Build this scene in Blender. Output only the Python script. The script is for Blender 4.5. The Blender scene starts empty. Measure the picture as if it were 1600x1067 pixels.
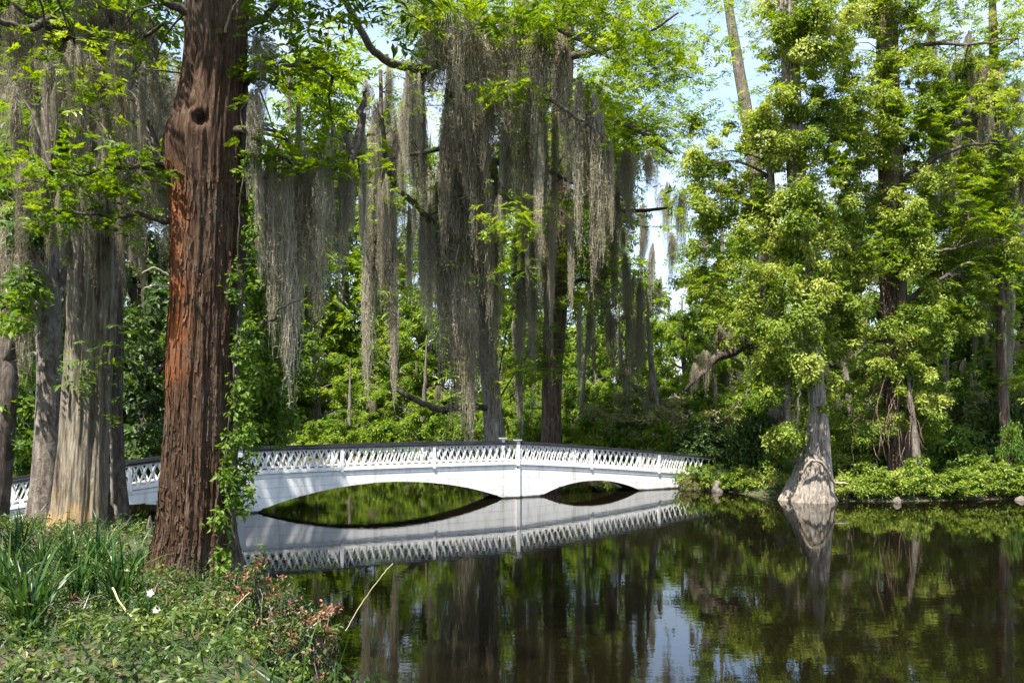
import bpy, math, random
import numpy as np

# ------------------------------------------------------------------ camera, sky, sun, exposure
F, H, HY, CX = 1300.0, 3.6, 618.0, 800.0          # focal length in photo pixels, eye height, horizon row, centre column
scene = bpy.context.scene
cam_data = bpy.data.cameras.new("camera")
cam_data.sensor_fit = 'HORIZONTAL'
cam_data.sensor_width = 36.0
cam_data.lens = 36.0 * F / 1600.0
cam_data.shift_y = (HY - 533.5) / 1600.0
cam_data.clip_start = 0.05
cam_data.clip_end = 3000.0
cam = bpy.data.objects.new("camera", cam_data)
scene.collection.objects.link(cam)
cam.location = (0, 0, H)
cam.rotation_euler = (math.radians(90), 0, 0)
scene.camera = cam

SUN_AZ = math.atan2(-0.52, -0.854)      # direction towards the sun, measured from +Y towards +X
SUN_EL = math.radians(63)
world = bpy.data.worlds.new("World")
scene.world = world
world.use_nodes = True
wn, wl = world.node_tree.nodes, world.node_tree.links
wn.clear()
wo = wn.new('ShaderNodeOutputWorld')
wb = wn.new('ShaderNodeBackground')
sky = wn.new('ShaderNodeTexSky')
sky.sky_type = 'NISHITA'
sky.sun_disc = False
sky.sun_elevation = SUN_EL
sky.sun_rotation = SUN_AZ
sky.air_density = 1.0
sky.dust_density = 1.2
tc = wn.new('ShaderNodeTexCoord')
mp = wn.new('ShaderNodeMapping')
mp.inputs['Scale'].default_value = (1.6, 1.6, 4.0)
nz = wn.new('ShaderNodeTexNoise')
nz.inputs['Scale'].default_value = 2.2
nz.inputs['Detail'].default_value = 7
nz.inputs['Roughness'].default_value = 0.6
rp = wn.new('ShaderNodeValToRGB')
rp.color_ramp.elements[0].position = 0.40
rp.color_ramp.elements[1].position = 0.62
rp.color_ramp.elements[0].color = (0.22, 0.22, 0.22, 1)
rp.color_ramp.elements[1].color = (0.9, 0.9, 0.9, 1)
mx = wn.new('ShaderNodeMixRGB')
mx.inputs['Color2'].default_value = (2.3, 2.6, 3.1, 1)
wl.new(tc.outputs['Generated'], mp.inputs['Vector'])
wl.new(mp.outputs['Vector'], nz.inputs['Vector'])
wl.new(nz.outputs['Fac'], rp.inputs['Fac'])
wl.new(rp.outputs['Color'], mx.inputs['Fac'])
wl.new(sky.outputs['Color'], mx.inputs['Color1'])
wl.new(mx.outputs['Color'], wb.inputs['Color'])
wb.inputs['Strength'].default_value = 0.15
wl.new(wb.outputs['Background'], wo.inputs['Surface'])

sun_data = bpy.data.lights.new("sun", 'SUN')
sun_data.energy = 5.0
sun_data.angle = math.radians(0.53)
sun_data.color = (1.0, 0.94, 0.84)
sun = bpy.data.objects.new("sun", sun_data)
scene.collection.objects.link(sun)
sun.location = (-20, -35, 50)
sun.rotation_euler = (math.radians(90) - SUN_EL, 0, math.pi - SUN_AZ)

vs = scene.view_settings
vs.view_transform = 'Standard'
vs.look = 'None'
vs.exposure = 1.52
vs.gamma = 1.0
vs.use_curve_mapping = False
cy = scene.cycles
cy.max_bounces = 7
cy.diffuse_bounces = 4
cy.glossy_bounces = 3
cy.transmission_bounces = 4
cy.transparent_max_bounces = 6
cy.caustics_reflective = False
cy.caustics_refractive = False
cy.use_denoising = True

# ------------------------------------------------------------------ helpers
rng = np.random.default_rng(11)
R = random.Random(5)
COL = scene.collection
UP = np.array([0., 0., 1.])


def P(x, y, Y):
    """photo pixel (1600 wide) at a distance Y -> point in the place"""
    return np.array([(x - CX) / F * Y, Y, H + (HY - y) / F * Y])


def nrm(a):
    return a / np.maximum(np.linalg.norm(a, axis=-1, keepdims=True), 1e-9)


class MB:
    """collects quads (and a tint per quad) for one mesh"""
    def __init__(self):
        self.V, self.Q, self.T, self.n = [], [], [], 0

    def add(self, V, Q, t=None):
        V = np.asarray(V, float).reshape(-1, 3)
        Q = np.asarray(Q, np.int64).reshape(-1, 4)
        self.V.append(V)
        self.Q.append(Q + self.n)
        self.n += len(V)
        self.T.append(np.zeros(len(Q)) if t is None else np.broadcast_to(np.asarray(t, float), (len(Q),)))
        return self

    def box(self, c, s, rot=None):
        c = np.asarray(c, float)
        s = np.asarray(s, float) / 2
        V = np.array([[a, b, d] for a in (-1, 1) for b in (-1, 1) for d in (-1, 1)], float) * s
        if rot is not None:
            V = V @ np.asarray(rot).T
        return self.add(V + c, [[0, 1, 3, 2], [4, 6, 7, 5], [0, 4, 5, 1], [2, 3, 7, 6], [0, 2, 6, 4], [1, 5, 7, 3]])

    def mesh(self, name, mat, smooth=False, off=None):
        V = np.concatenate(self.V)
        Q = np.concatenate(self.Q)
        T = np.concatenate(self.T)
        if off is not None:
            V = V - np.asarray(off)
        me = bpy.data.meshes.new(name)
        me.vertices.add(len(V))
        me.vertices.foreach_set('co', V.astype(np.float32).ravel())
        me.loops.add(Q.size)
        me.loops.foreach_set('vertex_index', Q.astype(np.int32).ravel())
        me.polygons.add(len(Q))
        me.polygons.foreach_set('loop_start', (np.arange(len(Q)) * 4).astype(np.int32))
        me.polygons.foreach_set('use_smooth', np.full(len(Q), bool(smooth)))
        at = me.attributes.new('tint', 'FLOAT', 'FACE')
        at.data.foreach_set('value', T.astype(np.float32))
        me.update(calc_edges=True)
        me.materials.append(mat)
        return me


def link(name, me, parent=None, loc=None, rot=None, scale=None, label=None, cat=None, group=None, kind=None):
    o = bpy.data.objects.new(name, me)
    COL.objects.link(o)
    if parent is not None:
        o.parent = parent
    if loc is not None:
        o.location = [float(v) for v in loc]
    if rot is not None:
        o.rotation_euler = rot
    if scale is not None:
        o.scale = (scale,) * 3 if isinstance(scale, (int, float)) else scale
    for k, v in (('label', label), ('category', cat), ('group', group), ('kind', kind)):
        if v:
            o[k] = v
    return o


def thing(name, label, cat, loc, rot=None, group=None, scale=None):
    return link(name, None, None, loc, rot, scale, label, cat, group)


def catmull(pts, n):
    p = np.asarray(pts, float)
    if len(p) == 2:
        t = np.linspace(0, 1, n)[:, None]
        return p[0] * (1 - t) + p[1] * t
    p = np.vstack([2 * p[0] - p[1], p, 2 * p[-1] - p[-2]])
    m = len(p) - 3
    u = np.linspace(0, m - 1e-6, n)
    i = u.astype(int)
    t = (u - i)[:, None]
    a, b, c, d = p[i], p[i + 1], p[i + 2], p[i + 3]
    return 0.5 * (2 * b + (c - a) * t + (2 * a - 5 * b + 4 * c - d) * t ** 2 + (3 * b - a - 3 * c + d) * t ** 3)


def tube(mb, pts, ns=7, rings=None, wob=0.0, rad_fn=None, tint=0.0):
    """pts: rows x,y,z,r. rad_fn(theta, row index 0..1, z) -> factor"""
    pts = np.asarray(pts, float)
    rings = rings or max(3, len(pts) * 3)
    q = catmull(pts, rings)
    c, r = q[:, :3].copy(), np.maximum(q[:, 3], 0.003)
    if wob:
        c[1:-1] += rng.normal(0, wob, (rings - 2, 3))
    tan = nrm(np.gradient(c, axis=0))
    ref = np.array([0.0, 1.0, 0.0]) if abs(tan[:, 1]).mean() < 0.8 else np.array([1.0, 0, 0])
    a = nrm(np.cross(np.broadcast_to(ref, tan.shape), tan))
    b = np.cross(tan, a)
    th = np.linspace(0, 2 * np.pi, ns, endpoint=False)
    rr = np.broadcast_to(r[:, None], (rings, ns)).copy()
    if rad_fn is not None:
        rr *= rad_fn(th[None, :], np.linspace(0, 1, rings)[:, None], c[:, 2:3])
    V = c[:, None, :] + rr[..., None] * (np.cos(th)[None, :, None] * a[:, None, :] + np.sin(th)[None, :, None] * b[:, None, :])
    i, j = np.meshgrid(np.arange(rings - 1), np.arange(ns), indexing='ij')
    k = (j + 1) % ns
    Q = np.stack([i * ns + j, i * ns + k, (i + 1) * ns + k, (i + 1) * ns + j], -1).reshape(-1, 4)
    mb.add(V.reshape(-1, 3), Q, tint)
    # closing cap fan at the tip, drawn as quads
    if ns % 2 == 0:
        base = (rings - 1) * ns
        cap = [[base + 0, base + s, base + s + 1, base + s + 2] for s in range(1, ns - 2, 2)]
        mb.Q[-1] = np.vstack([mb.Q[-1], np.array(cap) + mb.n - len(V.reshape(-1, 3))])
        mb.T[-1] = np.zeros(len(mb.Q[-1])) + tint
    return mb


def bark_fn(flutes=5, famp=0.0, fine=0.04, seed=0, twist=0.6, flute_top=0.4):
    rs = np.random.default_rng(seed)
    ph = rs.uniform(0, 6.28, 16)

    def fn(th, u, z):
        f = 1 + 0 * th + 0 * u
        fall = np.clip(1 - u / flute_top, 0, 1) ** 1.6
        fl = np.abs(np.cos(flutes / 2 * th + ph[0] + twist * u)) - 0.6
        fl2 = np.cos((flutes - 2) * th + ph[1] - twist * u)
        f = f + famp * (0.22 + 0.78 * fall) * (fl + 0.35 * fl2)
        for k in range(8):
            kt = [9, 13, 17, 23, 29, 37, 43, 51][k]
            f = f + fine * (0.6 if k < 3 else 0.4) * np.sin(kt * th + ph[k + 2] + np.sin(z * (0.6 + 0.35 * k) + ph[k + 4]) * 1.9)
        f = f + fine * 0.9 * np.sin(z * 3.1 + 2 * th + ph[12]) * np.sin(z * 1.3 + ph[13] - th)
        return f
    return fn


def leaf_quads(mb, pos, nor, axis, L, W, tint, curl=0.18):
    nor = nrm(nor)
    axis = nrm(axis - nor * np.sum(axis * nor, -1, keepdims=True))
    side = np.cross(nor, axis)
    L = np.asarray(L)[..., None] if np.ndim(L) else L
    W = np.asarray(W)[..., None] if np.ndim(W) else W
    v0 = pos
    v1 = pos + axis * L * 0.45 + side * W * 0.5
    v2 = pos + axis * L - nor * L * curl
    v3 = pos + axis * L * 0.45 - side * W * 0.5
    n = len(pos)
    V = np.stack([v0, v1, v2, v3], 1).reshape(-1, 3)
    Q = np.arange(n * 4).reshape(-1, 4)
    mb.add(V, Q, tint)


def clumps(mb, C, Rr, nleaf, L, asp=0.55, flat=0.75, tint0=0.0, out=None, rnd=0.55, up=0.6):
    """rounded bunches of leaves round the centres C"""
    C = np.asarray(C, float).reshape(-1, 3)
    n = len(C)
    if n == 0:
        return
    Rr = np.broadcast_to(np.asarray(Rr, float), (n,))
    cnt = np.maximum(6, (nleaf * (Rr / Rr.mean()) ** 1.7)).astype(int)
    idx = np.repeat(np.arange(n), cnt)
    m = len(idx)
    d = rng.normal(size=(m, 3))
    d[:, 2] += 0.35
    d = nrm(d)
    # a few lobes make the bunch uneven
    lob = nrm(rng.normal(size=(n, 4, 3)) + np.array([0, 0, .15]))
    ls = np.max(np.einsum('mk,mlk->ml', d, lob[idx]), 1)
    rad = Rr[idx] * (0.30 + 0.90 * np.clip(ls, 0, 1) ** 3) * rng.uniform(0.12, 1, m) ** 0.55
    pos = C[idx] + d * rad[:, None] * np.array([1, 1, flat])
    nor = d * 0.5 + UP * up + rng.normal(0, rnd, (m, 3))
    axis = d * 0.6 + rng.normal(0, 0.7, (m, 3)) + np.array([0, 0, -0.45])
    ct = rng.normal(0, 0.22, n)
    t = np.clip(0.5 + tint0 + ct[idx] + rng.normal(0, 0.16, m), 0, 1)
    l = L * rng.uniform(0.65, 1.25, m)
    leaf_quads(mb, pos, nor, axis, l, l * asp, t)


def sprays(mb, C, D, S, nl=22, asp=0.22, tint0=0.0, droop=0.25):
    """feathery flat sprays: a midrib with leaflets to both sides"""
    C = np.asarray(C, float).reshape(-1, 3)
    n = len(C)
    D = nrm(np.asarray(D, float))
    S = np.broadcast_to(np.asarray(S, float), (n,))
    nor = nrm(UP + rng.normal(0, 0.28, (n, 3)))
    side = nrm(np.cross(nor, D))
    u = np.linspace(0.08, 1, nl)
    sg = np.where(np.arange(nl) % 2 == 0, 1.0, -1.0)
    pos = C[:, None] + D[:, None] * (u[None, :, None] * S[:, None, None]) - UP * (droop * (u ** 2)[None, :, None] * S[:, None, None])
    ll = (0.50 * np.sin(np.pi * (0.12 + 0.80 * u)))[None, :] * S[:, None] * rng.uniform(0.7, 1.2, (n, nl))
    ax = side[:, None] * sg[None, :, None] + D[:, None] * 0.55 + rng.normal(0, 0.16, (n, nl, 3)) - UP * 0.12
    no = nor[:, None] + rng.normal(0, 0.25, (n, nl, 3))
    ct = rng.normal(0, 0.2, n)[:, None]
    t = np.clip(0.5 + tint0 + ct + rng.normal(0, 0.12, (n, nl)), 0, 1)
    leaf_quads(mb, pos.reshape(-1, 3), no.reshape(-1, 3), ax.reshape(-1, 3), ll.ravel(), (ll * asp + 0.012).ravel(), t.ravel(), 0.1)


def spray_bunch(mb, C, Rr, k, S, tint0=0.0, nl=20, flat=0.35):
    """layered pads of sprays as on a cypress bough"""
    C = np.asarray(C, float).reshape(-1, 3)
    n = len(C)
    Rr = np.broadcast_to(np.asarray(Rr, float), (n,))
    idx = np.repeat(np.arange(n), k)
    a = rng.uniform(0, 6.283, len(idx))
    D = np.stack([np.cos(a), np.sin(a), rng.normal(-0.05, 0.22, len(idx))], -1)
    pos = C[idx] + D * (Rr[idx] * rng.uniform(0.05, 0.8, len(idx)))[:, None]
    pos[:, 2] += rng.normal(0, 1, len(idx)) * Rr[idx] * flat
    ct = rng.normal(0, 0.15, n)
    for lo in range(0, len(idx), 40000):
        s = slice(lo, lo + 40000)
        sprays(mb, pos[s], D[s], S * rng.uniform(0.7, 1.25, len(idx[s])), nl, tint0=tint0)


def fill(x0, x1, y0, y1, Y0, Y1, n, sh=1.0):
    """n scattered points in a block given by photo columns, rows and depths"""
    Y = rng.uniform(Y0, Y1, n)
    x = rng.uniform(x0, x1, n)
    y = rng.uniform(y0, y1, n)
    return np.stack([(x - CX) / F * Y, Y, H + (HY - y) / F * Y], -1)


# ------------------------------------------------------------------ materials
def new_mat(name):
    m = bpy.data.materials.new(name)
    m.use_nodes = True
    nt = m.node_tree
    nt.nodes.clear()
    return m, nt.nodes, nt.links, nt.nodes.new('ShaderNodeOutputMaterial')


def ramp(N, stops):
    r = N.new('ShaderNodeValToRGB')
    e = r.color_ramp.elements
    while len(e) < len(stops):
        e.new(0.5)
    for k, (p, c) in enumerate(stops):
        e[k].position = p
        e[k].color = (*c, 1)
    return r


def leaf_mat(name, dark, mid, light, trans=0.35, gloss=0.5, scale=0.5):
    m, N, Lk, out = new_mat(name)
    at = N.new('ShaderNodeAttribute')
    at.attribute_name = 'tint'
    geo = N.new('ShaderNodeNewGeometry')
    no = N.new('ShaderNodeTexNoise')
    no.inputs['Scale'].default_value = scale
    no.inputs['Detail'].default_value = 2
    Lk.new(geo.outputs['Position'], no.inputs['Vector'])
    ma = N.new('ShaderNodeMath')
    ma.operation = 'MULTIPLY_ADD'
    ma.inputs[1].default_value = 1.1
    Lk.new(no.outputs['Fac'], ma.inputs[0])
    s2 = N.new('ShaderNodeMath')
    s2.operation = 'SUBTRACT'
    s2.inputs[1].default_value = 0.55
    Lk.new(at.outputs['Fac'], s2.inputs[0])
    Lk.new(s2.outputs[0], ma.inputs[2])
    r = ramp(N, [(0.0, dark), (0.5, mid), (1.0, light)])
    Lk.new(ma.outputs[0], r.inputs['Fac'])
    p = N.new('ShaderNodeBsdfPrincipled')
    p.inputs['Roughness'].default_value = gloss
    p.inputs['Specular IOR Level'].default_value = 0.35
    tr = N.new('ShaderNodeBsdfTranslucent')
    hs = N.new('ShaderNodeHueSaturation')
    hs.inputs['Hue'].default_value = 0.485
    hs.inputs['Saturation'].default_value = 1.1
    hs.inputs['Value'].default_value = 1.5
    Lk.new(r.outputs['Color'], hs.inputs['Color'])
    Lk.new(r.outputs['Color'], p.inputs['Base Color'])
    Lk.new(hs.outputs['Color'], tr.inputs['Color'])
    mix = N.new('ShaderNodeMixShader')
    mix.inputs['Fac'].default_value = trans
    Lk.new(p.outputs[0], mix.inputs[1])
    Lk.new(tr.outputs[0], mix.inputs[2])
    Lk.new(mix.outputs[0], out.inputs['Surface'])
    return m


def bark_mat(name, stops, hscale=9.0, vscale=0.7, bump=0.5, patch=None, moss=None):
    """stops: colours over the streaky grain; patch: (colour, z0, z1, amount) of exposed wood"""
    m, N, Lk, out = new_mat(name)
    co = N.new('ShaderNodeTexCoord')
    mpg = N.new('ShaderNodeMapping')
    mpg.inputs['Scale'].default_value = (hscale, hscale, vscale)
    Lk.new(co.outputs['Object'], mpg.inputs['Vector'])
    n1 = N.new('ShaderNodeTexNoise')
    n1.inputs['Scale'].default_value = 1.0
    n1.inputs['Detail'].default_value = 8
    n1.inputs['Roughness'].default_value = 0.65
    n1.inputs['Distortion'].default_value = 0.6
    Lk.new(mpg.outputs['Vector'], n1.inputs['Vector'])
    n2 = N.new('ShaderNodeTexNoise')
    n2.inputs['Scale'].default_value = 1.3
    n2.inputs['Detail'].default_value = 4
    Lk.new(co.outputs['Object'], n2.inputs['Vector'])
    mp3 = N.new('ShaderNodeMapping')
    mp3.inputs['Scale'].default_value = (hscale * 0.62, hscale * 0.62, max(vscale * 3.2, 2.0))
    Lk.new(co.outputs['Object'], mp3.inputs['Vector'])
    n3 = N.new('ShaderNodeTexNoise')
    n3.inputs['Scale'].default_value = 1.0
    n3.inputs['Detail'].default_value = 9
    n3.inputs['Roughness'].default_value = 0.7
    n3.inputs['Distortion'].default_value = 1.2
    Lk.new(mp3.outputs['Vector'], n3.inputs['Vector'])
    mixn = N.new('ShaderNodeMixRGB')
    mixn.inputs['Fac'].default_value = 0.5
    Lk.new(n1.outputs['Fac'], mixn.inputs['Color1'])
    Lk.new(n3.outputs['Fac'], mixn.inputs['Color2'])
    ctr = N.new('ShaderNodeMapRange')
    ctr.inputs['From Min'].default_value = 0.30
    ctr.inputs['From Max'].default_value = 0.70
    ctr.inputs['To Min'].default_value = 0.18
    ctr.inputs['To Max'].default_value = 0.86
    Lk.new(mixn.outputs['Color'], ctr.inputs['Value'])
    r = ramp(N, stops)
    Lk.new(ctr.outputs['Result'], r.inputs['Fac'])
    col = r.outputs['Color']
    def blend(col, colour, fac):
        x = N.new('ShaderNodeMixRGB')
        Lk.new(fac, x.inputs['Fac'])
        Lk.new(col, x.inputs['Color1'])
        if isinstance(colour, tuple):
            x.inputs['Color2'].default_value = (*colour, 1)
        else:
            Lk.new(colour, x.inputs['Color2'])
        return x.outputs['Color']
    if patch:
        pc, z0, z1, x0 = patch
        sep = N.new('ShaderNodeSeparateXYZ')
        Lk.new(co.outputs['Object'], sep.inputs[0])
        def smooth(sock, a, b):
            q = N.new('ShaderNodeMapRange')
            q.interpolation_type = 'SMOOTHSTEP'
            q.inputs['From Min'].default_value = a
            q.inputs['From Max'].default_value = b
            Lk.new(sock, q.inputs['Value'])
            return q.outputs['Result']
        def mul(a, b):
            q = N.new('ShaderNodeMath')
            q.operation = 'MULTIPLY'
            Lk.new(a, q.inputs[0])
            Lk.new(b, q.inputs[1])
            return q.outputs[0]
        f = mul(smooth(sep.outputs['Z'], z0, z0 + 1.2), smooth(sep.outputs['Z'], z1, z1 - 1.0))
        f = mul(f, smooth(sep.outputs['X'], x0 + 0.22, x0 - 0.12))
        f = mul(f, smooth(n2.outputs['Fac'], 0.36, 0.56))
        col = blend(col, pc, f)
    if moss:
        q = N.new('ShaderNodeMapRange')
        q.inputs['From Min'].default_value = 0.5
        q.inputs['From Max'].default_value = 0.68
        q.inputs['To Max'].default_value = 0.75
        Lk.new(n2.outputs['Fac'], q.inputs['Value'])
        col = blend(col, moss, q.outputs['Result'])
    p = N.new('ShaderNodeBsdfPrincipled')
    p.inputs['Roughness'].default_value = 0.9
    p.inputs['Specular IOR Level'].default_value = 0.2
    Lk.new(col, p.inputs['Base Color'])
    b = N.new('ShaderNodeBump')
    b.inputs['Strength'].default_value = bump
    b.inputs['Distance'].default_value = 0.06
    Lk.new(ctr.outputs['Result'], b.inputs['Height'])
    Lk.new(b.outputs[0], p.inputs['Normal'])
    Lk.new(p.outputs[0], out.inputs['Surface'])
    return m


def plain_mat(name, c1, c2, scale=6.0, rough=0.8, bump=0.2, trans=0.0, spec=0.3, detail=5):
    m, N, Lk, out = new_mat(name)
    co = N.new('ShaderNodeTexCoord')
    n1 = N.new('ShaderNodeTexNoise')
    n1.inputs['Scale'].default_value = scale
    n1.inputs['Detail'].default_value = detail
    Lk.new(co.outputs['Object'], n1.inputs['Vector'])
    r = ramp(N, [(0.3, c1), (0.7, c2)])
    Lk.new(n1.outputs['Fac'], r.inputs['Fac'])
    p = N.new('ShaderNodeBsdfPrincipled')
    p.inputs['Roughness'].default_value = rough
    p.inputs['Specular IOR Level'].default_value = spec
    Lk.new(r.outputs['Color'], p.inputs['Base Color'])
    if bump:
        b = N.new('ShaderNodeBump')
        b.inputs['Strength'].default_value = bump
        b.inputs['Distance'].default_value = 0.03
        Lk.new(n1.outputs['Fac'], b.inputs['Height'])
        Lk.new(b.outputs[0], p.inputs['Normal'])
    if trans:
        tr = N.new('ShaderNodeBsdfTranslucent')
        Lk.new(r.outputs['Color'], tr.inputs['Color'])
        mix = N.new('ShaderNodeMixShader')
        mix.inputs['Fac'].default_value = trans
        Lk.new(p.outputs[0], mix.inputs[1])
        Lk.new(tr.outputs[0], mix.inputs[2])
        Lk.new(mix.outputs[0], out.inputs['Surface'])
    else:
        Lk.new(p.outputs[0], out.inputs['Surface'])
    return m


M = {}
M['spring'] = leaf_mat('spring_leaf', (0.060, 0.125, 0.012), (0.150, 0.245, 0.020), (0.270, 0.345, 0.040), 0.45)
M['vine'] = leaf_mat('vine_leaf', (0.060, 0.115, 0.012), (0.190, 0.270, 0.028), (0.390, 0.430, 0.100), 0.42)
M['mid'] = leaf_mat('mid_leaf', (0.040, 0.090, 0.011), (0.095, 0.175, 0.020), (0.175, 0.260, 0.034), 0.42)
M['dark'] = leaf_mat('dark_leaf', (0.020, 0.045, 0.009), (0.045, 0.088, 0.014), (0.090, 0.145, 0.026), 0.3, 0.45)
M['olive'] = leaf_mat('olive_leaf', (0.095, 0.110, 0.035), (0.190, 0.205, 0.065), (0.310, 0.300, 0.140), 0.35, 0.7)
M['strap'] = leaf_mat('strap_leaf', (0.014, 0.040, 0.010), (0.032, 0.085, 0.016), (0.085, 0.160, 0.032), 0.30, 0.38, 1.5)
M['weed'] = leaf_mat('weed_leaf', (0.016, 0.040, 0.008), (0.045, 0.088, 0.014), (0.150, 0.190, 0.038), 0.35, 0.45, 1.2)
M['litter'] = leaf_mat('fallen_leaf', (0.060, 0.035, 0.018), (0.13, 0.080, 0.045), (0.23, 0.16, 0.10), 0.15, 0.8, 3.0)
M['dry'] = leaf_mat('withered_bloom', (0.13, 0.050, 0.024), (0.25, 0.115, 0.060), (0.40, 0.27, 0.18), 0.3, 0.7, 3.0)
M['moss'] = leaf_mat('spanish_moss', (0.130, 0.114, 0.072), (0.300, 0.270, 0.190), (0.480, 0.440, 0.340), 0.25, 0.9, 0.35)
M['bark_red'] = bark_mat('red_brown_bark', [(0.30, (0.016, 0.010, 0.007)), (0.48, (0.070, 0.038, 0.022)), (0.62, (0.130, 0.082, 0.053)), (0.78, (0.22, 0.165, 0.125))],
                         24, 1.3, 1.0, patch=((0.42, 0.135, 0.040), 1.7, 5.2, 0.04), moss=(0.11, 0.085, 0.062))
M['bark_pale'] = bark_mat('pale_stripped_bark', [(0.30, (0.04, 0.03, 0.022)), (0.45, (0.145, 0.118, 0.086)), (0.60, (0.27, 0.235, 0.18)), (0.78, (0.40, 0.365, 0.30))],
                          15, 0.45, 0.7, patch=((0.44, 0.29, 0.135), -1.8, 1.2, 0.25), moss=(0.17, 0.155, 0.12))
M['bark_grey'] = bark_mat('grey_bark', [(0.32, (0.060, 0.048, 0.040)), (0.5, (0.150, 0.125, 0.105)), (0.7, (0.27, 0.24, 0.205))], 12, 2.0, 0.6)
M['bark_dark'] = bark_mat('dark_bark', [(0.32, (0.028, 0.022, 0.018)), (0.5, (0.075, 0.060, 0.050)), (0.7, (0.15, 0.125, 0.105))], 10, 1.2, 0.6)
M['bark_cypress'] = bark_mat('grey_cypress_bark', [(0.30, (0.045, 0.036, 0.028)), (0.44, (0.16, 0.135, 0.11)), (0.60, (0.30, 0.265, 0.225)), (0.78, (0.46, 0.42, 0.37))], 9, 0.6, 0.9)
M['bark_vined'] = bark_mat('brown_stringy_bark', [(0.32, (0.045, 0.028, 0.022)), (0.5, (0.13, 0.085, 0.065)), (0.7, (0.25, 0.19, 0.155))], 10, 0.5, 0.8)
M['twig'] = plain_mat('pale_twig', (0.20, 0.16, 0.11), (0.42, 0.36, 0.27), 5, 0.85, 0.1)
M['straw'] = plain_mat('straw_stalk', (0.38, 0.33, 0.18), (0.55, 0.50, 0.30), 5, 0.7, 0.0)
M['petal'] = plain_mat('white_petal', (0.45, 0.42, 0.40), (0.62, 0.60, 0.58), 8, 0.6, 0.0, 0.25)
M['rail'] = plain_mat('dark_handrail', (0.012, 0.012, 0.016), (0.030, 0.030, 0.036), 3, 0.55, 0.1)
M['rock'] = plain_mat('grey_rock', (0.08, 0.066, 0.055), (0.20, 0.175, 0.15), 4, 0.9, 0.6)
M['soffit'] = plain_mat('dark_soffit', (0.035, 0.030, 0.026), (0.085, 0.075, 0.065), 3, 0.9, 0.2)  # dark grey-brown for the arch undersides, deck and fascia core


def paint_mat():
    m, N, Lk, out = new_mat('white_paint')
    geo = N.new('ShaderNodeNewGeometry')
    sep = N.new('ShaderNodeSeparateXYZ')
    Lk.new(geo.outputs['Position'], sep.inputs[0])
    no = N.new('ShaderNodeTexNoise')
    no.inputs['Scale'].default_value = 3.0
    no.inputs['Detail'].default_value = 6
    Lk.new(geo.outputs['Position'], no.inputs['Vector'])
    stv = N.new('ShaderNodeMapping')
    stv.inputs['Scale'].default_value = (5.0, 5.0, 0.7)
    Lk.new(geo.outputs['Position'], stv.inputs['Vector'])
    ns = N.new('ShaderNodeTexNoise')
    ns.inputs['Scale'].default_value = 1.0
    ns.inputs['Detail'].default_value = 8
    ns.inputs['Roughness'].default_value = 0.7
    Lk.new(stv.outputs['Vector'], ns.inputs['Vector'])
    r = ramp(N, [(0.26, (0.40, 0.39, 0.35)), (0.40, (0.66, 0.65, 0.62)), (0.52, (0.77, 0.765, 0.75)), (0.8, (0.82, 0.82, 0.81))])
    Lk.new(ns.outputs['Fac'], r.inputs['Fac'])
    # damp algae line just above the water
    ad = N.new('ShaderNodeMath')
    ad.operation = 'MULTIPLY_ADD'
    ad.inputs[1].default_value = -0.11
    Lk.new(no.outputs['Fac'], ad.inputs[0])
    Lk.new(sep.outputs['Z'], ad.inputs[2])
    mr = N.new('ShaderNodeMapRange')
    mr.inputs['From Min'].default_value = 0.03
    mr.inputs['From Max'].default_value = -0.03
    Lk.new(ad.outputs[0], mr.inputs['Value'])
    x = N.new('ShaderNodeMixRGB')
    x.inputs['Color2'].default_value = (0.035, 0.032, 0.018, 1)
    Lk.new(mr.outputs['Result'], x.inputs['Fac'])
    Lk.new(r.outputs['Color'], x.inputs['Color1'])
    p = N.new('ShaderNodeBsdfPrincipled')
    p.inputs['Roughness'].default_value = 0.6
    Lk.new(x.outputs['Color'], p.inputs['Base Color'])
    b = N.new('ShaderNodeBump')
    b.inputs['Strength'].default_value = 0.08
    b.inputs['Distance'].default_value = 0.02
    Lk.new(no.outputs['Fac'], b.inputs['Height'])
    Lk.new(b.outputs[0], p.inputs['Normal'])
    Lk.new(p.outputs[0], out.inputs['Surface'])
    return m


M['paint'] = paint_mat()


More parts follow.
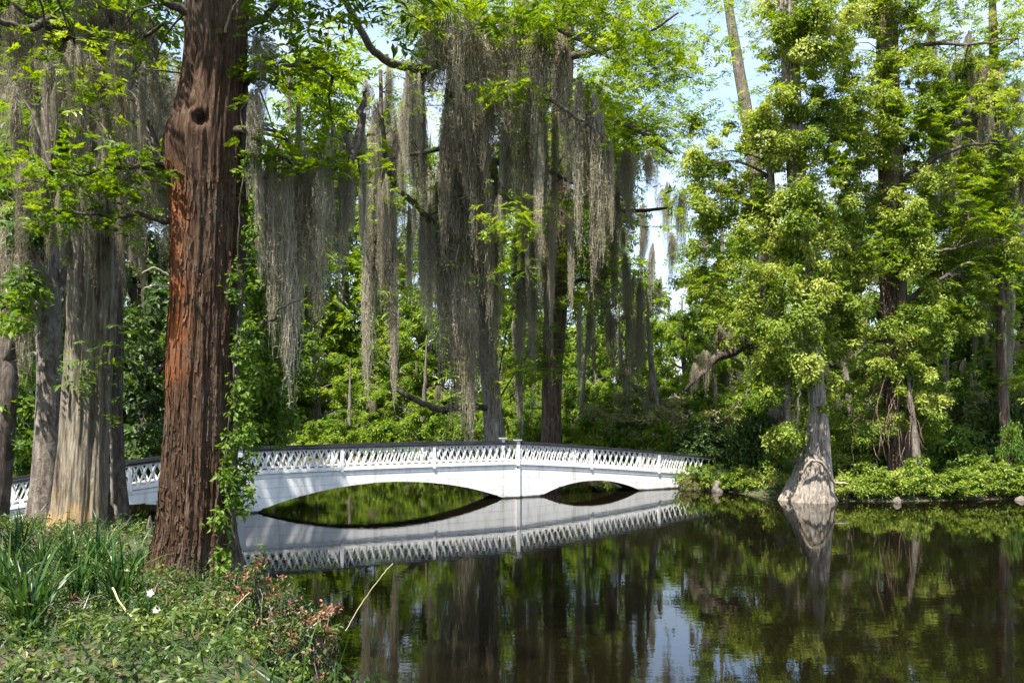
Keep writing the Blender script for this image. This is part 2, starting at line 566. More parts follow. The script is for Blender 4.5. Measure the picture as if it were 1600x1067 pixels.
def soil_mat():
    m, N, Lk, out = new_mat('leaf_litter_soil')
    geo = N.new('ShaderNodeNewGeometry')
    n1 = N.new('ShaderNodeTexNoise')
    n1.inputs['Scale'].default_value = 0.35
    n1.inputs['Detail'].default_value = 4
    n2 = N.new('ShaderNodeTexNoise')
    n2.inputs['Scale'].default_value = 14.0
    n2.inputs['Detail'].default_value = 6
    Lk.new(geo.outputs['Position'], n1.inputs['Vector'])
    Lk.new(geo.outputs['Position'], n2.inputs['Vector'])
    ra = ramp(N, [(0.3, (0.030, 0.022, 0.013)), (0.6, (0.085, 0.062, 0.036)), (0.8, (0.15, 0.11, 0.06))])
    rb = ramp(N, [(0.3, (0.020, 0.030, 0.010)), (0.7, (0.065, 0.085, 0.022))])
    Lk.new(n2.outputs['Fac'], ra.inputs['Fac'])
    Lk.new(n2.outputs['Fac'], rb.inputs['Fac'])
    mr = N.new('ShaderNodeMapRange')
    mr.inputs['From Min'].default_value = 0.42
    mr.inputs['From Max'].default_value = 0.58
    Lk.new(n1.outputs['Fac'], mr.inputs['Value'])
    x = N.new('ShaderNodeMixRGB')
    Lk.new(mr.outputs['Result'], x.inputs['Fac'])
    Lk.new(ra.outputs['Color'], x.inputs['Color1'])
    Lk.new(rb.outputs['Color'], x.inputs['Color2'])
    p = N.new('ShaderNodeBsdfPrincipled')
    p.inputs['Roughness'].default_value = 0.95
    Lk.new(x.outputs['Color'], p.inputs['Base Color'])
    b = N.new('ShaderNodeBump')
    b.inputs['Strength'].default_value = 0.8
    b.inputs['Distance'].default_value = 0.05
    Lk.new(n2.outputs['Fac'], b.inputs['Height'])
    Lk.new(b.outputs[0], p.inputs['Normal'])
    Lk.new(p.outputs[0], out.inputs['Surface'])
    return m


def water_mat():
    m, N, Lk, out = new_mat('dark_pond_water')
    geo = N.new('ShaderNodeNewGeometry')
    mpg = N.new('ShaderNodeMapping')
    mpg.inputs['Scale'].default_value = (1.0, 2.4, 1.0)
    Lk.new(geo.outputs['Position'], mpg.inputs['Vector'])
    n1 = N.new('ShaderNodeTexNoise')
    n1.inputs['Scale'].default_value = 2.2
    n1.inputs['Detail'].default_value = 3
    n1.inputs['Roughness'].default_value = 0.5
    Lk.new(mpg.outputs['Vector'], n1.inputs['Vector'])
    n2 = N.new('ShaderNodeTexNoise')
    n2.inputs['Scale'].default_value = 0.25
    Lk.new(geo.outputs['Position'], n2.inputs['Vector'])
    mu = N.new('ShaderNodeMath')
    mu.operation = 'MULTIPLY'
    Lk.new(n1.outputs['Fac'], mu.inputs[0])
    Lk.new(n2.outputs['Fac'], mu.inputs[1])
    b = N.new('ShaderNodeBump')
    b.inputs['Strength'].default_value = 0.14
    b.inputs['Distance'].default_value = 0.018
    Lk.new(mu.outputs[0], b.inputs['Height'])
    p = N.new('ShaderNodeBsdfPrincipled')
    p.inputs['Base Color'].default_value = (0.004, 0.0032, 0.0016, 1)
    p.inputs['Roughness'].default_value = 0.015
    p.inputs['IOR'].default_value = 1.6
    Lk.new(b.outputs[0], p.inputs['Normal'])
    Lk.new(p.outputs[0], out.inputs['Surface'])
    return m


# ------------------------------------------------------------------ ground and water
POND = np.array([(-0.4, 6), (-1.2, 8), (-2.3, 10.5), (-3.7, 13), (-6.0, 15.3), (-9, 17.8), (-12, 20.6), (-14.2, 23.5), (-15.5, 27), (-20, 31), (-24, 38), (-16, 45),
                 (-6, 43.5), (0, 39.5), (3.5, 36.3), (6.4, 33.6), (6.7, 31.9), (8, 31.2), (9.0, 29.2), (10.5, 28.4), (13, 28.1), (18, 29), (26, 30), (44, 26), (44, 4),
                 (12, 2.6), (3, 3.6)], float)


def pond_sd(x, y):
    """signed distance to the shore, positive on land"""
    p = np.stack([x, y], -1)
    d = np.full(x.shape, 1e9)
    ins = np.zeros(x.shape, bool)
    for k in range(len(POND)):
        a, b = POND[k], POND[(k + 1) % len(POND)]
        ab = b - a
        t = np.clip(((p - a) @ ab) / (ab @ ab), 0, 1)
        q = p - (a + t[..., None] * ab)
        d = np.minimum(d, np.hypot(q[..., 0], q[..., 1]))
        cond = (a[1] > y) != (b[1] > y)
        with np.errstate(divide='ignore', invalid='ignore'):
            xi = (b[0] - a[0]) * (y - a[1]) / (b[1] - a[1]) + a[0]
        ins ^= cond & (x < xi)
    return np.where(ins, -d, d)


def gh(x, y):
    x = np.asarray(x, float)
    y = np.asarray(y, float)
    d = pond_sd(x, y)
    sm = lambda a, b, v: (lambda t: t * t * (3 - 2 * t))(np.clip((v - a) / (b - a), 0, 1))
    top = 0.55 + 0.95 * sm(20, 12, y) + 0.75 * sm(9, 2, y)
    top = top + 0.6 * sm(3, 25, d) * sm(20, 40, y)
    land = top * sm(-0.25, 1.7, d) + 0.05 * np.sin(x * 1.7) * np.cos(y * 1.3) * sm(0.3, 2, d)
    return np.where(d > -0.25, land - 0.10 * sm(0.6, -0.25, d), -0.10 - 1.1 * sm(-0.25, -3.5, d))


def axis_grid(lo, hi, step, far):
    core = np.arange(lo, hi + step, step)
    g = step * 1.35 ** np.arange(1, 26)
    a = lo - np.cumsum(g)
    b = core[-1] + np.cumsum(g)
    return np.concatenate([a[a > -far][::-1], core, b[b < far]])


gx = axis_grid(-30, 32, 0.42, 900)
gy = axis_grid(-4, 60, 0.42, 900)
GX, GY = np.meshgrid(gx, gy, indexing='ij')
GZ = gh(GX.ravel(), GY.ravel())
nx, ny = len(gx), len(gy)
i, j = np.meshgrid(np.arange(nx - 1), np.arange(ny - 1), indexing='ij')
Q = np.stack([i * ny + j, (i + 1) * ny + j, (i + 1) * ny + j + 1, i * ny + j + 1], -1).reshape(-1, 4)
g = MB().add(np.stack([GX.ravel(), GY.ravel(), GZ], -1), Q)
link('ground', g.mesh('ground', soil_mat(), True), kind='structure')
w = MB().add([(-60, -10, 0), (60, -10, 0), (60, 70, 0), (-60, 70, 0)], [[0, 1, 2, 3]])
link('pond_water', w.mesh('pond_water', water_mat()), kind='structure')

# ------------------------------------------------------------------ the white footbridge
B_ANG = math.atan(0.471)
BR = thing('footbridge', 'white wooden footbridge with lattice railings and three arches over the pond', 'bridge', (0.2, 29.394, 0), (0, 0, B_ANG))
SL = -9.395                       # left break of the flat middle span (right break is 0)
WID = 1.25
S0, S1 = -19.6, 8.5


def rail_z(s):
    s = np.asarray(s, float)
    mid = 1.955 + 0.03 * (1 - ((s - SL / 2) / (SL / 2)) ** 2)
    u = s / 1.1053
    rgt = 1.955 - 0.075 * u - 0.0036 * u * u
    v = (SL - s) / 1.1053
    lft = 1.955 - 0.10 * v - 0.005 * v * v
    return np.where(s > 0, rgt, np.where(s < SL, np.maximum(lft, 0.85), mid))


ARCH = [(-8.953, -0.52, 0.76), (0.906, 5.15, 0.47), (SL - 5.15, SL - 0.906, 0.45)]


def under_z(s):
    s = np.asarray(s, float)
    z = np.full(s.shape, -0.9)
    for a, b, r in ARCH:
        t = (s - (a + b) / 2) / ((b - a) / 2)
        z = np.where(np.abs(t) < 1, np.maximum(r * (1 - t * t) ** 0.92, 0) if np.ndim(t) == 0 else r * np.clip(1 - t * t, 0, 1) ** 0.92, z)
    return z


def strip(mb, s, zlo, zhi, y0, y1):
    """solid strip along the bridge between two curves"""
    n = len(s)
    V = np.stack([np.stack([s, np.full(n, y), z], -1) for y, z in ((y0, zhi), (y0, zlo), (y1, zlo), (y1, zhi))], 1).reshape(-1, 3)
    q = []
    for k in range(n - 1):
        for a in range(4):
            b = (a + 1) % 4
            q.append([k * 4 + a, k * 4 + b, k * 4 + 4 + b, k * 4 + 4 + a])
    q.append([0, 3, 2, 1])
    e = (n - 1) * 4
    q.append([e, e + 1, e + 2, e + 3])
    mb.add(V, q)


def runs(ok):
    out, st = [], None
    for k, v in enumerate(ok):
        if v and st is None:
            st = k
        if not v and st is not None:
            out.append((st, k))
            st = None
    if st is not None:
        out.append((st, len(ok)))
    return [r for r in out if r[1] - r[0] > 1]


COURSE = [(0.80, 0.915), (0.915, 1.22), (1.22, 1.53), (1.53, 1.84), (1.84, 3.2)]     # drops below the rail top
for side in (0, 1):
    fas = link('fascia' if side == 0 else 'fascia', MB().box((SL / 2, (0.05 if side == 0 else WID - 0.05), 1.10), (9.0, 0.02, 0.05)).mesh('fascia_core', M['soffit']), BR)
    for a, b in ((S0, -14.4), (-14.4, SL - 0.03), (SL + 0.03, SL / 2 - 0.4), (SL / 2 - 0.4, -0.03), (0.03, 4.6), (4.6, S1)):
        for ci, (d0, d1) in enumerate(COURSE):
            s = np.linspace(a + 0.002, b - 0.002, max(4, int((b - a) / 0.12)))
            zh = rail_z(s) - d0 - (0.006 if ci else 0)
            zl = np.maximum(rail_z(s) - d1, under_z(s))
            for k0, k1 in runs(zh - zl > 0.004):
                mb = MB()
                pr = (0.016 if ci == 0 else R.uniform(0.0, 0.004))
                if side == 0:
                    strip(mb, s[k0:k1], zl[k0:k1], zh[k0:k1], -pr, 0.035)
                else:
                    strip(mb, s[k0:k1], zl[k0:k1], zh[k0:k1], WID + pr, WID - 0.035)
                link('fascia_board', mb.mesh('fascia_board', M['paint']), fas)
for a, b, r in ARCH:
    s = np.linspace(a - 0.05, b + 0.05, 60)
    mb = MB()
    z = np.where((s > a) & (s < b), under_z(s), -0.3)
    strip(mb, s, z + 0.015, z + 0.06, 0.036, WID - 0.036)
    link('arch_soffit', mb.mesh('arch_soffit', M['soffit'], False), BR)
# deck, mouldings and rails follow the hump
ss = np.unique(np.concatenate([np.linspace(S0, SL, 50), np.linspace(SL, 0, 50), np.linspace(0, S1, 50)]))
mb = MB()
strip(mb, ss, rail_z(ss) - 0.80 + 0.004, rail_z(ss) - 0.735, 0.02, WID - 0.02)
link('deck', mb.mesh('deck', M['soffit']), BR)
for y0, y1 in ((-0.05, 0.018), (WID - 0.018, WID + 0.05)):
    for a, b in ((S0, SL - 0.002), (SL + 0.002, -0.002), (0.002, S1)):
        s = np.linspace(a, b, 40)
        mb = MB()
        strip(mb, s, rail_z(s) - 0.782, rail_z(s) - 0.722, y0, y1)
        link('deck_moulding', mb.mesh('deck_moulding', M['paint']), BR)
for side, yc in ((0, 0.0), (1, WID)):
    for a, b in ((S0, SL - 0.07), (SL + 0.07, -0.07), (0.07, S1)):
        s = np.linspace(a, b, 40)
        mb = MB()
        strip(mb, s, rail_z(s) - 0.075, rail_z(s), yc - 0.075, yc + 0.075)
        link('handrail', mb.mesh('handrail', M['rail']), BR)
        mb = MB()
        strip(mb, s, rail_z(s) - 0.112, rail_z(s) - 0.078, yc - 0.03, yc + 0.03)
        link('top_rail', mb.mesh('top_rail', M['paint']), BR)
        mb = MB()
        strip(mb, s, rail_z(s) - 0.72, rail_z(s) - 0.668, yc - 0.035, yc + 0.035)
        link('bottom_rail', mb.mesh('bottom_rail', M['paint']), BR)
posts = [0, SL, SL / 3, 2 * SL / 3, 3.0, 6.0, SL - 3.05, SL - 6.1, SL - 9.15]
for k, s in enumerate(posts):
    for yc in (0.0, WID):
        zt = float(rail_z(s))
        main = k < 2
        wd = 0.125 if main else 0.095
        mb = MB()
        z0, z1 = zt - 0.83, zt + (0.02 if main else -0.077)
        mb.box((s, yc + (-0.012 if yc == 0 else 0.012), (z0 + z1) / 2), (wd, wd, z1 - z0))
        po = link('post', mb.mesh('post', M['paint']), BR)
        if main:
            mb = MB()
            for (h0, a0, h1, a1) in ((z1, 0.07, z1 + 0.055, 0.115), (z1 + 0.055, 0.12, z1 + 0.075, 0.12)):
                V = [(s + sx * a, yc + sy * a, h) for h, a in ((h0, a0), (h1, a1)) for sx, sy in ((-1, -1), (1, -1), (1, 1), (-1, 1))]
                mb.add(V, [[0, 1, 5, 4], [1, 2, 6, 5], [2, 3, 7, 6], [3, 0, 4, 7], [4, 5, 6, 7], [3, 2, 1, 0]])
            link('post_cap', mb.mesh('post_cap', M['paint']), po)
            mb = MB()
            V = [(s + sx * a, yc + sy * a, h) for h, a in ((z1 + 0.078, 0.118), (z1 + 0.13, 0.02)) for sx, sy in ((-1, -1), (1, -1), (1, 1), (-1, 1))]
            mb.add(V, [[0, 1, 5, 4], [1, 2, 6, 5], [2, 3, 7, 6], [3, 0, 4, 7], [4, 5, 6, 7]])
            link('post_finial', mb.mesh('post_finial', M['rail']), po)
            mb = MB().box((s, -0.035 if yc == 0 else WID + 0.035, (zt - 0.93) / 2 - 0.1), (0.14, 0.055, zt - 0.93 + 0.2))
            link('pilaster', mb.mesh('pilaster', M['paint']), BR)
# lattice: one shared slat mesh in each direction, each slat of the near railing a piece of its own
PIT = 0.245
HGT = 0.585
slat = {}
for d in (-1, 1):
    run = 0.232 * d
    L = math.hypot(run, HGT)
    a = math.atan2(run, HGT)
    rot = np.array([[math.cos(a), 0, math.sin(a)], [0, 1, 0], [-math.sin(a), 0, math.cos(a)]])
    slat[d] = (MB().box((0, 0, 0), (0.048, 0.014, L), rot), None)
    slat[d] = (slat[d][0], slat[d][0].mesh('lattice_slat', M['paint']))
far = MB()
sl_all = np.arange(S0 + 0.4, S1 - 0.3, PIT)
for s in sl_all:
    if abs(s) < 0.12 or abs(s - SL) < 0.12:
        continue
    z = float(rail_z(s)) - 0.39
    slope = float(rail_z(s + 0.1) - rail_z(s - 0.1)) / 0.2
    for d in (-1, 1):
        link('lattice_slat', slat[d][1], BR, (s, -0.0155 * d, z + slope * 0), (0, -math.atan(slope) * 0.0, 0))
        far.add(slat[d][0].V[0] + np.array([s + 0.06, WID - 0.0155 * d, z]), slat[d][0].Q[0])
link('far_lattice', far.mesh('far_lattice', M['paint']), BR, kind='stuff')

# ------------------------------------------------------------------ Spanish moss drapes (shared shapes)
def moss_shape(k, n, wide, taper, tufts=9):
    """unit length, hanging from z = 0 down to about -1: pointed tufts of curled threads"""
    mb = MB()
    seg = 20
    n = int(n * 1.5)
    tc = rng.normal(0, 1, (tufts, 2)) * np.array([wide, wide * 0.8])
    tl = np.clip(rng.uniform(0.35, 1.0, tufts) * np.exp(-0.25 * taper * np.hypot(tc[:, 0], tc[:, 1]) / wide), 0.2, 1)
    tl[0] = 1.0
    td = rng.normal(0, 0.3, (tufts, 2)) * wide
    ti = rng.integers(0, tufts, n)
    z = np.linspace(0, 1, seg)[None] * (tl[ti] * rng.uniform(0.55, 1.0, n))[:, None]
    rel = z / tl[ti][:, None]
    off = rng.normal(0, 1, (n, 2)) * (0.012 + wide * 0.30)
    jit = np.cumsum(rng.normal(0, 0.0035, (n, seg, 2)), 1) + rng.normal(0, 0.0042, (n, seg, 2))
    bulge = np.clip(0.18 + 3.0 * rel - 3.2 * rel ** 2, 0.10, 0.9)[..., None]
    xy = tc[ti][:, None] * (0.45 + 0.55 * np.clip(rel * 4, 0, 1))[..., None] + td[ti][:, None] * rel[..., None] + off[:, None] * bulge + jit
    c = np.concatenate([xy, -z[..., None] + rng.normal(0, 0.004, (n, seg, 1)) + (rng.uniform(-0.14, 0.02, tufts)[ti] + rng.uniform(0, .05, n))[:, None, None]], -1)
    a = rng.uniform(0, 6.28, (n, seg))
    s_ = np.stack([np.cos(a), np.sin(a), 0 * a], -1)
    wv = (0.0019 * (1.1 - 0.5 * np.linspace(0, 1, seg)))[None, :, None]
    V = np.stack([c - s_ * wv, c + s_ * wv], 2)
    i, j = np.meshgrid(np.arange(n), np.arange(seg - 1), indexing='ij')
    o = (i * seg + j) * 2
    Q = np.stack([o, o + 1, o + 3, o + 2], -1).reshape(-1, 4)
    tt = rng.normal(0, 0.14, tufts)
    t = np.repeat(np.clip(0.5 + tt[ti] + rng.normal(0, 0.12, n), 0, 1), seg - 1)
    mb.add(V.reshape(-1, 3), Q, t)
    # curly side threads
    m = n * 19
    si, sj = rng.integers(0, n, m), rng.integers(0, seg, m)
    d = rng.normal(0, 1, (m, 3))
    d[:, 2] -= 0.55
    leaf_quads(mb, c[si, sj], rng.normal(size=(m, 3)), d, rng.uniform(0.010, 0.030, m), 0.0030, np.clip(0.55 + tt[ti[si]] + rng.normal(0, 0.18, m), 0, 1), 0.7)
    return mb.mesh('moss_drape', M['moss'])


MOSS = [moss_shape(0, 150, 0.055, 1.2), moss_shape(1, 190, 0.085, 1.0), moss_shape(2, 120, 0.04, 0.9), moss_shape(3, 230, 0.13, 0.8), moss_shape(4, 70, 0.025, 1.2), moss_shape(5, 150, 0.016, 0.3, 5), moss_shape(6, 110, 0.010, 0.3, 3)]


def drape(root, p, length, width=1.0, k=None):
    """hang one drape on a thing; width relative to the shape's own"""
    k = R.randrange(5) if k is None else k
    s = length
    width *= 0.85
    return link('moss_drape', MOSS[k], root, np.asarray(p) - np.array(root.location), (0, 0, R.uniform(0, 6.28)), (s * width, s * width, s))


def top_twigs(root, rows, limbs, mat, leaf=True, step=1, Y0=0):
    """thin boughs from the limbs to where the drapes hang, with sprays of leaves"""
    tops = np.array([P(x, yt, Y) for x, yt, yb, Y, wf, k in rows])[::step]
    st = np.vstack([catmull(px_path(l), 14)[:, :3] for l in limbs])
    mb = MB()
    twigs_to(mb, st, tops, 0.012)
    link('branches', mb.mesh('branches', M['bark_dark'], True, off=root.location), root, kind='stuff')
    if leaf:
        sc = float(np.mean(tops[:, 1])) / 35.0
        mb = MB()
        spray_bunch(mb, tops + rng.normal(0, 0.25 * sc, tops.shape) + UP * 0.1, 0.75 * sc + 0.1, 7, 0.42 * sc + 0.08, 0.02, 15, 0.3)
        link('leaf_sprays', mb.mesh('leaf_sprays', mat, False, off=root.location), root)


def drapes_px(root, rows):
    """rows: (column, top row, bottom row, depth, width factor, shape)"""
    for (x, yt, yb, Y, wf, k) in rows:
        a, b = P(x, yt, Y), P(x, yb, Y)
        drape(root, a, a[2] - b[2], wf, k)


# ------------------------------------------------------------------ trees built where they stand
def px_path(rows):
    """rows: (column, row, depth, width in pixels) -> x,y,z,r"""
    return np.array([[*P(x, y, Y), wpx / 2 / F * Y] for x, y, Y, wpx in rows])


def tree_root(name, label, base, group=None):
    return thing(name, label, 'tree', base, group=group)


def add_trunk(root, path, mat, ns=24, rings=60, fn=None, name='trunk'):
    mb = MB()
    tube(mb, path, ns, rings, 0, fn)
    return link(name, mb.mesh(name, mat, True, off=root.location), root)


def add_limb(root, path, mat, ns=8, name='branch', wob=0.02):
    mb = MB()
    tube(mb, path, ns, max(6, len(path) * 4), wob)
    return link(name, mb.mesh(name, mat, True, off=root.location), root)


def add_leaves(root, mb, mat, name='crown'):
    return link(name, mb.mesh(name, mat, False, off=root.location), root)


def twigs_to(mb, starts, C, r=0.012):
    """thin stems that join foliage bunches to the wood"""
    starts = np.asarray(starts)
    for c in C:
        k = np.argmin(np.linalg.norm(starts - c, axis=1) + np.maximum(0, starts[:, 2] - c[2]) * 0.5)
        a = starts[k]
        m = (a + c) / 2 + np.array([0, 0, 0.12 * np.linalg.norm(c - a)]) + rng.normal(0, 0.05, 3)
        d = np.linalg.norm(c - a)
        tube(mb, [[*a, r * (1 + d * .5)], [*m, r * (0.8 + d * 0.2)], [*c, r * 0.4]], 4, 5)


# ---- tree A: red-brown cypress in the left foreground
pathA = px_path([(290, 965, 10, 150), (294, 900, 10, 122), (301, 830, 10, 103), (305, 740, 10, 97), (310, 620, 10, 92), (315, 480, 10, 91), (319, 380, 10, 93),
                 (320, 300, 10, 98), (321, 235, 10, 104), (327, 180, 10, 95), (334, 110, 10, 90), (339, 0, 10, 89), (338, -250, 10, 90), (345, -700, 10, 70), (350, -1250, 10, 25)])
baseA = pathA[1, :3].copy()
A = tree_root('cypress_tree', 'large red-brown cypress with a burl and knot hole on the left bank', baseA)
fA = bark_fn(7, 0.11, 0.034, 3, 1.2, 0.22)
zb = P(0, 215, 10)[2]


def fnA(th, u, z):
    f = fA(th, u, z)
    bx, by = np.cos(th), np.sin(th)
    # swelling on the left front below the knot, hollow at the knot itself
    ang = lambda t0: np.cos(th - t0)
    f = f + 0.20 * np.exp(-((z - (zb - 0.1)) / 0.42) ** 2) * np.clip(ang(THL), 0, 1) ** 2
    f = f + 0.13 * np.exp(-((z - (zb + 0.12)) / 0.20) ** 2) * np.exp(-((1 - ang(THK)) / 0.06))
    f = f - 0.50 * np.exp(-((z - (zb + 0.10)) / 0.075) ** 2) * np.exp(-((1 - ang(THK)) / 0.016))
    f = f - 0.14 * np.exp(-((z - (zb + 0.24)) / 0.05) ** 2) * np.exp(-((1 - ang(THK - 0.28)) / 0.006))
    return f


# the tube frame: a = cross(ref Y, up) = +X, b = cross(tan, a) = +Y
THL, THK = math.radians(205), math.radians(277)
tA = MB()
tube(tA, pathA, 180, 460, 0, fnA)
link('trunk', tA.mesh('trunk', M['bark_red'], True, off=A.location), A)


def bark_strips(root, grid, mat, n, imax, name='loose_bark', lift=0.016):
    """fibrous strips that stand a little proud of the trunk and peel at their ends"""
    rings, ns = grid.shape[:2]
    ctr = grid.mean(1, keepdims=True)
    nor = nrm(grid - ctr)
    mb = MB()
    for _ in range(n):
        i0, j = int(rng.integers(2, imax)), int(rng.integers(0, ns))
        k = int(rng.integers(6, 26))
        w = int(rng.integers(1, 4))
        ii = np.arange(i0, min(i0 + k, rings - 1))
        if len(ii) < 4:
            continue
        u = np.linspace(0, 1, len(ii))
        dj = (np.sin(u * 3 + j) * 1.2).astype(int)
        jl, jr = (j + dj) % ns, (j + dj + w) % ns
        o = (0.004 + lift * (np.abs(u - 0.5) * 2) ** 3 * rng.uniform(0.3, 1.5))[:, None]
        a, b = grid[ii, jl] + nor[ii, jl] * o, grid[ii, jr] + nor[ii, jr] * (o + 0.006)
        m_ = (a + b) / 2
        tp = (0.25 + 0.75 * np.sin(np.pi * np.clip(u, 0.04, 0.96)) ** 0.6)[:, None]
        a, b = m_ + (a - m_) * tp, m_ + (b - m_) * tp
        V = np.stack([a, b], 1).reshape(-1, 3)
        q = [[2 * t, 2 * t + 1, 2 * t + 3, 2 * t + 2] for t in range(len(ii) - 1)]
        mb.add(V, q)
    link(name, mb.mesh(name, mat, False, off=root.location), root, kind='stuff')


bark_strips(A, tA.V[0].reshape(460, 180, 3), M['bark_red'], 1500, 235)
# grey buttress stem fused to its right flank
add_trunk(A, px_path([(352, 900, 10.25, 60), (348, 820, 10.25, 40), (352, 700, 10.3, 34), (357, 560, 10.3, 34), (364, 420, 10.3, 36), (368, 280, 10.3, 40), (366, 150, 10.25, 40), (358, 20, 10.2, 30), (350, -60, 10.1, 14)]),
          M['bark_dark'], 40, 160, bark_fn(5, 0.08, 0.03, 8), 'side_stem')
limbsA = [
    [(262, 345, 9.9, 12), (215, 335, 9.7, 8), (160, 338, 9.4, 6), (100, 330, 9.2, 4), (40, 318, 9.1, 2)],
    [(258, 262, 9.9, 10), (215, 262, 9.6, 7), (150, 270, 9.3, 5), (80, 268, 9.2, 3)],
    [(366, 205, 9.95, 16), (392, 208, 9.8, 12), (430, 235, 9.8, 8), (470, 258, 9.9, 6), (560, 260, 10.1, 4)],
    [(365, 130, 10, 12), (420, 105, 9.9, 8), (480, 100, 9.9, 6), (520, 120, 10, 3)],
    [(364, 60, 10, 14), (420, 20, 10, 10), (490, -30, 10, 7), (580, -60, 10, 4)],
    [(290, 20, 9.8, 14), (230, -10, 9.5, 10), (150, -40, 9.2, 7), (40, -40, 9, 4)],
    [(372, 540, 10.1, 7), (392, 520, 10.0, 5), (430, 490, 10, 4), (468, 470, 10.1, 2)],
]
for l in limbsA:
    add_limb(A, px_path(l), M['bark_dark'])
for l in ([(262, 430, 9.55, 4), (240, 418, 9.4, 3), (222, 428, 9.3, 2)], [(262, 448, 9.55, 4), (243, 446, 9.45, 3), (225, 450, 9.4, 1.5)], [(352, 50, 9.55, 4), (360, 20, 9.4, 3), (372, 0, 9.3, 2)]):
    add_limb(A, px_path(l), M['twig'], 6, 'dead_twig', 0.005)
up_limbs = []
for k in range(14):
    a = k * 2.4
    z0 = 8.6 + k * 0.75
    r0 = 3.8 * (1 - k / 22)
    b0 = np.array([pathA[8, 0] + 0.2, 10, z0])
    tip = b0 + np.array([math.cos(a) * r0, math.sin(a) * r0, 0.3])
    up_limbs.append((b0, tip))
    add_limb(A, [[*b0, 0.09], [*((b0 + tip) / 2 + UP * 0.25), 0.05], [*tip, 0.015]], M['bark_dark'])
mb = MB()
cs = []
for l in limbsA[:6]:
    q = catmull(px_path(l), 14)[4:, :3]
    cs.append(q + rng.normal(0, 0.10, q.shape))
cs = np.concatenate(cs)
spray_bunch(mb, cs, 0.32, 8, 0.17, 0.0, 20, 0.25)
C = np.concatenate([fill(40, 255, 235, 345, 9.0, 9.8, 16), fill(390, 540, 90, 130, 9.6, 10.6, 12), fill(395, 470, 0, 90, 9.8, 11, 12)])
spray_bunch(mb, C, 0.28, 7, 0.16, 0.0, 20, 0.3)
add_leaves(A, mb, M['spring'])
mb = MB()
for b0, tip in up_limbs:
    t = rng.uniform(0.25, 1.05, 16)[:, None]
    spray_bunch(mb, b0 * (1 - t) + tip * t + rng.normal(0, 0.35, (16, 3)), 0.6, 9, 0.42, 0, 14, 0.3)
add_leaves(A, mb, M['mid'], 'upper_crown')
rows = []
for x in np.linspace(25, 255, 26):
    yt = R.uniform(60, 300)
    rows.append((x + R.uniform(-8, 8), yt, yt + R.uniform(90, 230), R.uniform(9.2, 11.5), R.uniform(0.8, 1.3), R.choice([0, 2, 4, 5])))
for x in np.linspace(395, 570, 17):
    yt = R.uniform(170, 290)
    rows.append((x + R.uniform(-6, 6), yt, yt + R.uniform(110, 300), R.uniform(9.8, 13.0), R.uniform(0.7, 1.1), R.choice([0, 2, 4, 5, 5, 6])))
rows += [(447, 260, 640, 10.3, 1.0, 6), (475, 250, 620, 10.4, 1.0, 5), (425, 245, 560, 10.2, 1.0, 5), (500, 255, 520, 10.4, 1.0, 0), (540, 255, 470, 10.6, 1.0, 2), (395, 150, 330, 9.8, 1.0, 0), (403, 60, 200, 9.9, 1.2, 1)]
drapes_px(A, rows)
top_twigs(A, rows, limbsA, M['spring'])
for l in ([(572, 138, 10.4, 2), (568, 165, 10.3, 9), (562, 200, 10.2, 13), (548, 258, 10.1, 12)],):
    add_limb(A, px_path(l), M['bark_dark'], 8, 'snag')

# ---- climbing vine on the right flank of tree A
V_ = thing('climbing_vine', 'leafy green creeper climbing the right flank of the red-brown cypress', 'vine', P(362, 880, 9.8))
vp = [(368, 880, 9.7, 3), (360, 780, 9.65, 3), (372, 700, 9.75, 3), (364, 600, 9.75, 3), (376, 480, 9.8, 3), (372, 360, 9.8, 2.5), (384, 250, 9.85, 2)]
mb = MB()
tube(mb, px_path(vp), 6, 50, 0.012)
tube(mb, px_path([(345, 880, 9.55, 3), (338, 800, 9.5, 3), (350, 720, 9.6, 2.5), (358, 650, 9.65, 2)]), 6, 30, 0.01)
link('stem', mb.mesh('stem', M['bark_dark'], True, off=V_.location), V_)
mb = MB()
C = np.concatenate([fill(352, 392, 680, 800, 9.6, 9.95, 34), fill(356, 400, 240, 690, 9.7, 10.2, 60), fill(335, 360, 720, 900, 9.4, 9.6, 16)])
clumps(mb, C, rng.uniform(0.09, 0.17, len(C)), 26, 0.075, 0.6, 1.1)
add_leaves(V_, mb, M['mid'], 'leaves')

# ---- hanging green creeper right of tree A
V2 = thing('hanging_creeper', 'hanging mass of bright green creeper between the cypress and the bridge', 'vine', P(430, 690, 13.5))
mb = MB()
for x in (398, 420, 440, 456):
    tube(mb, px_path([(x - 10, 380, 13.5, 4), (x, 500, 13.5, 3), (x + 2, 680, 13.4, 2)]), 5, 20, 0.02)
link('stem', mb.mesh('stem', M['bark_dark'], True, off=V2.location), V2)
mb = MB()
C = np.concatenate([fill(385, 462, 420, 690, 12.8, 14.2, 80), fill(375, 420, 560, 690, 12.4, 13.6, 26), fill(380, 440, 300, 430, 12.8, 14, 26)])
clumps(mb, C, rng.uniform(0.18, 0.34, len(C)), 60, 0.11, 0.55, 1.1)
add_leaves(V2, mb, M['mid'], 'leaves')

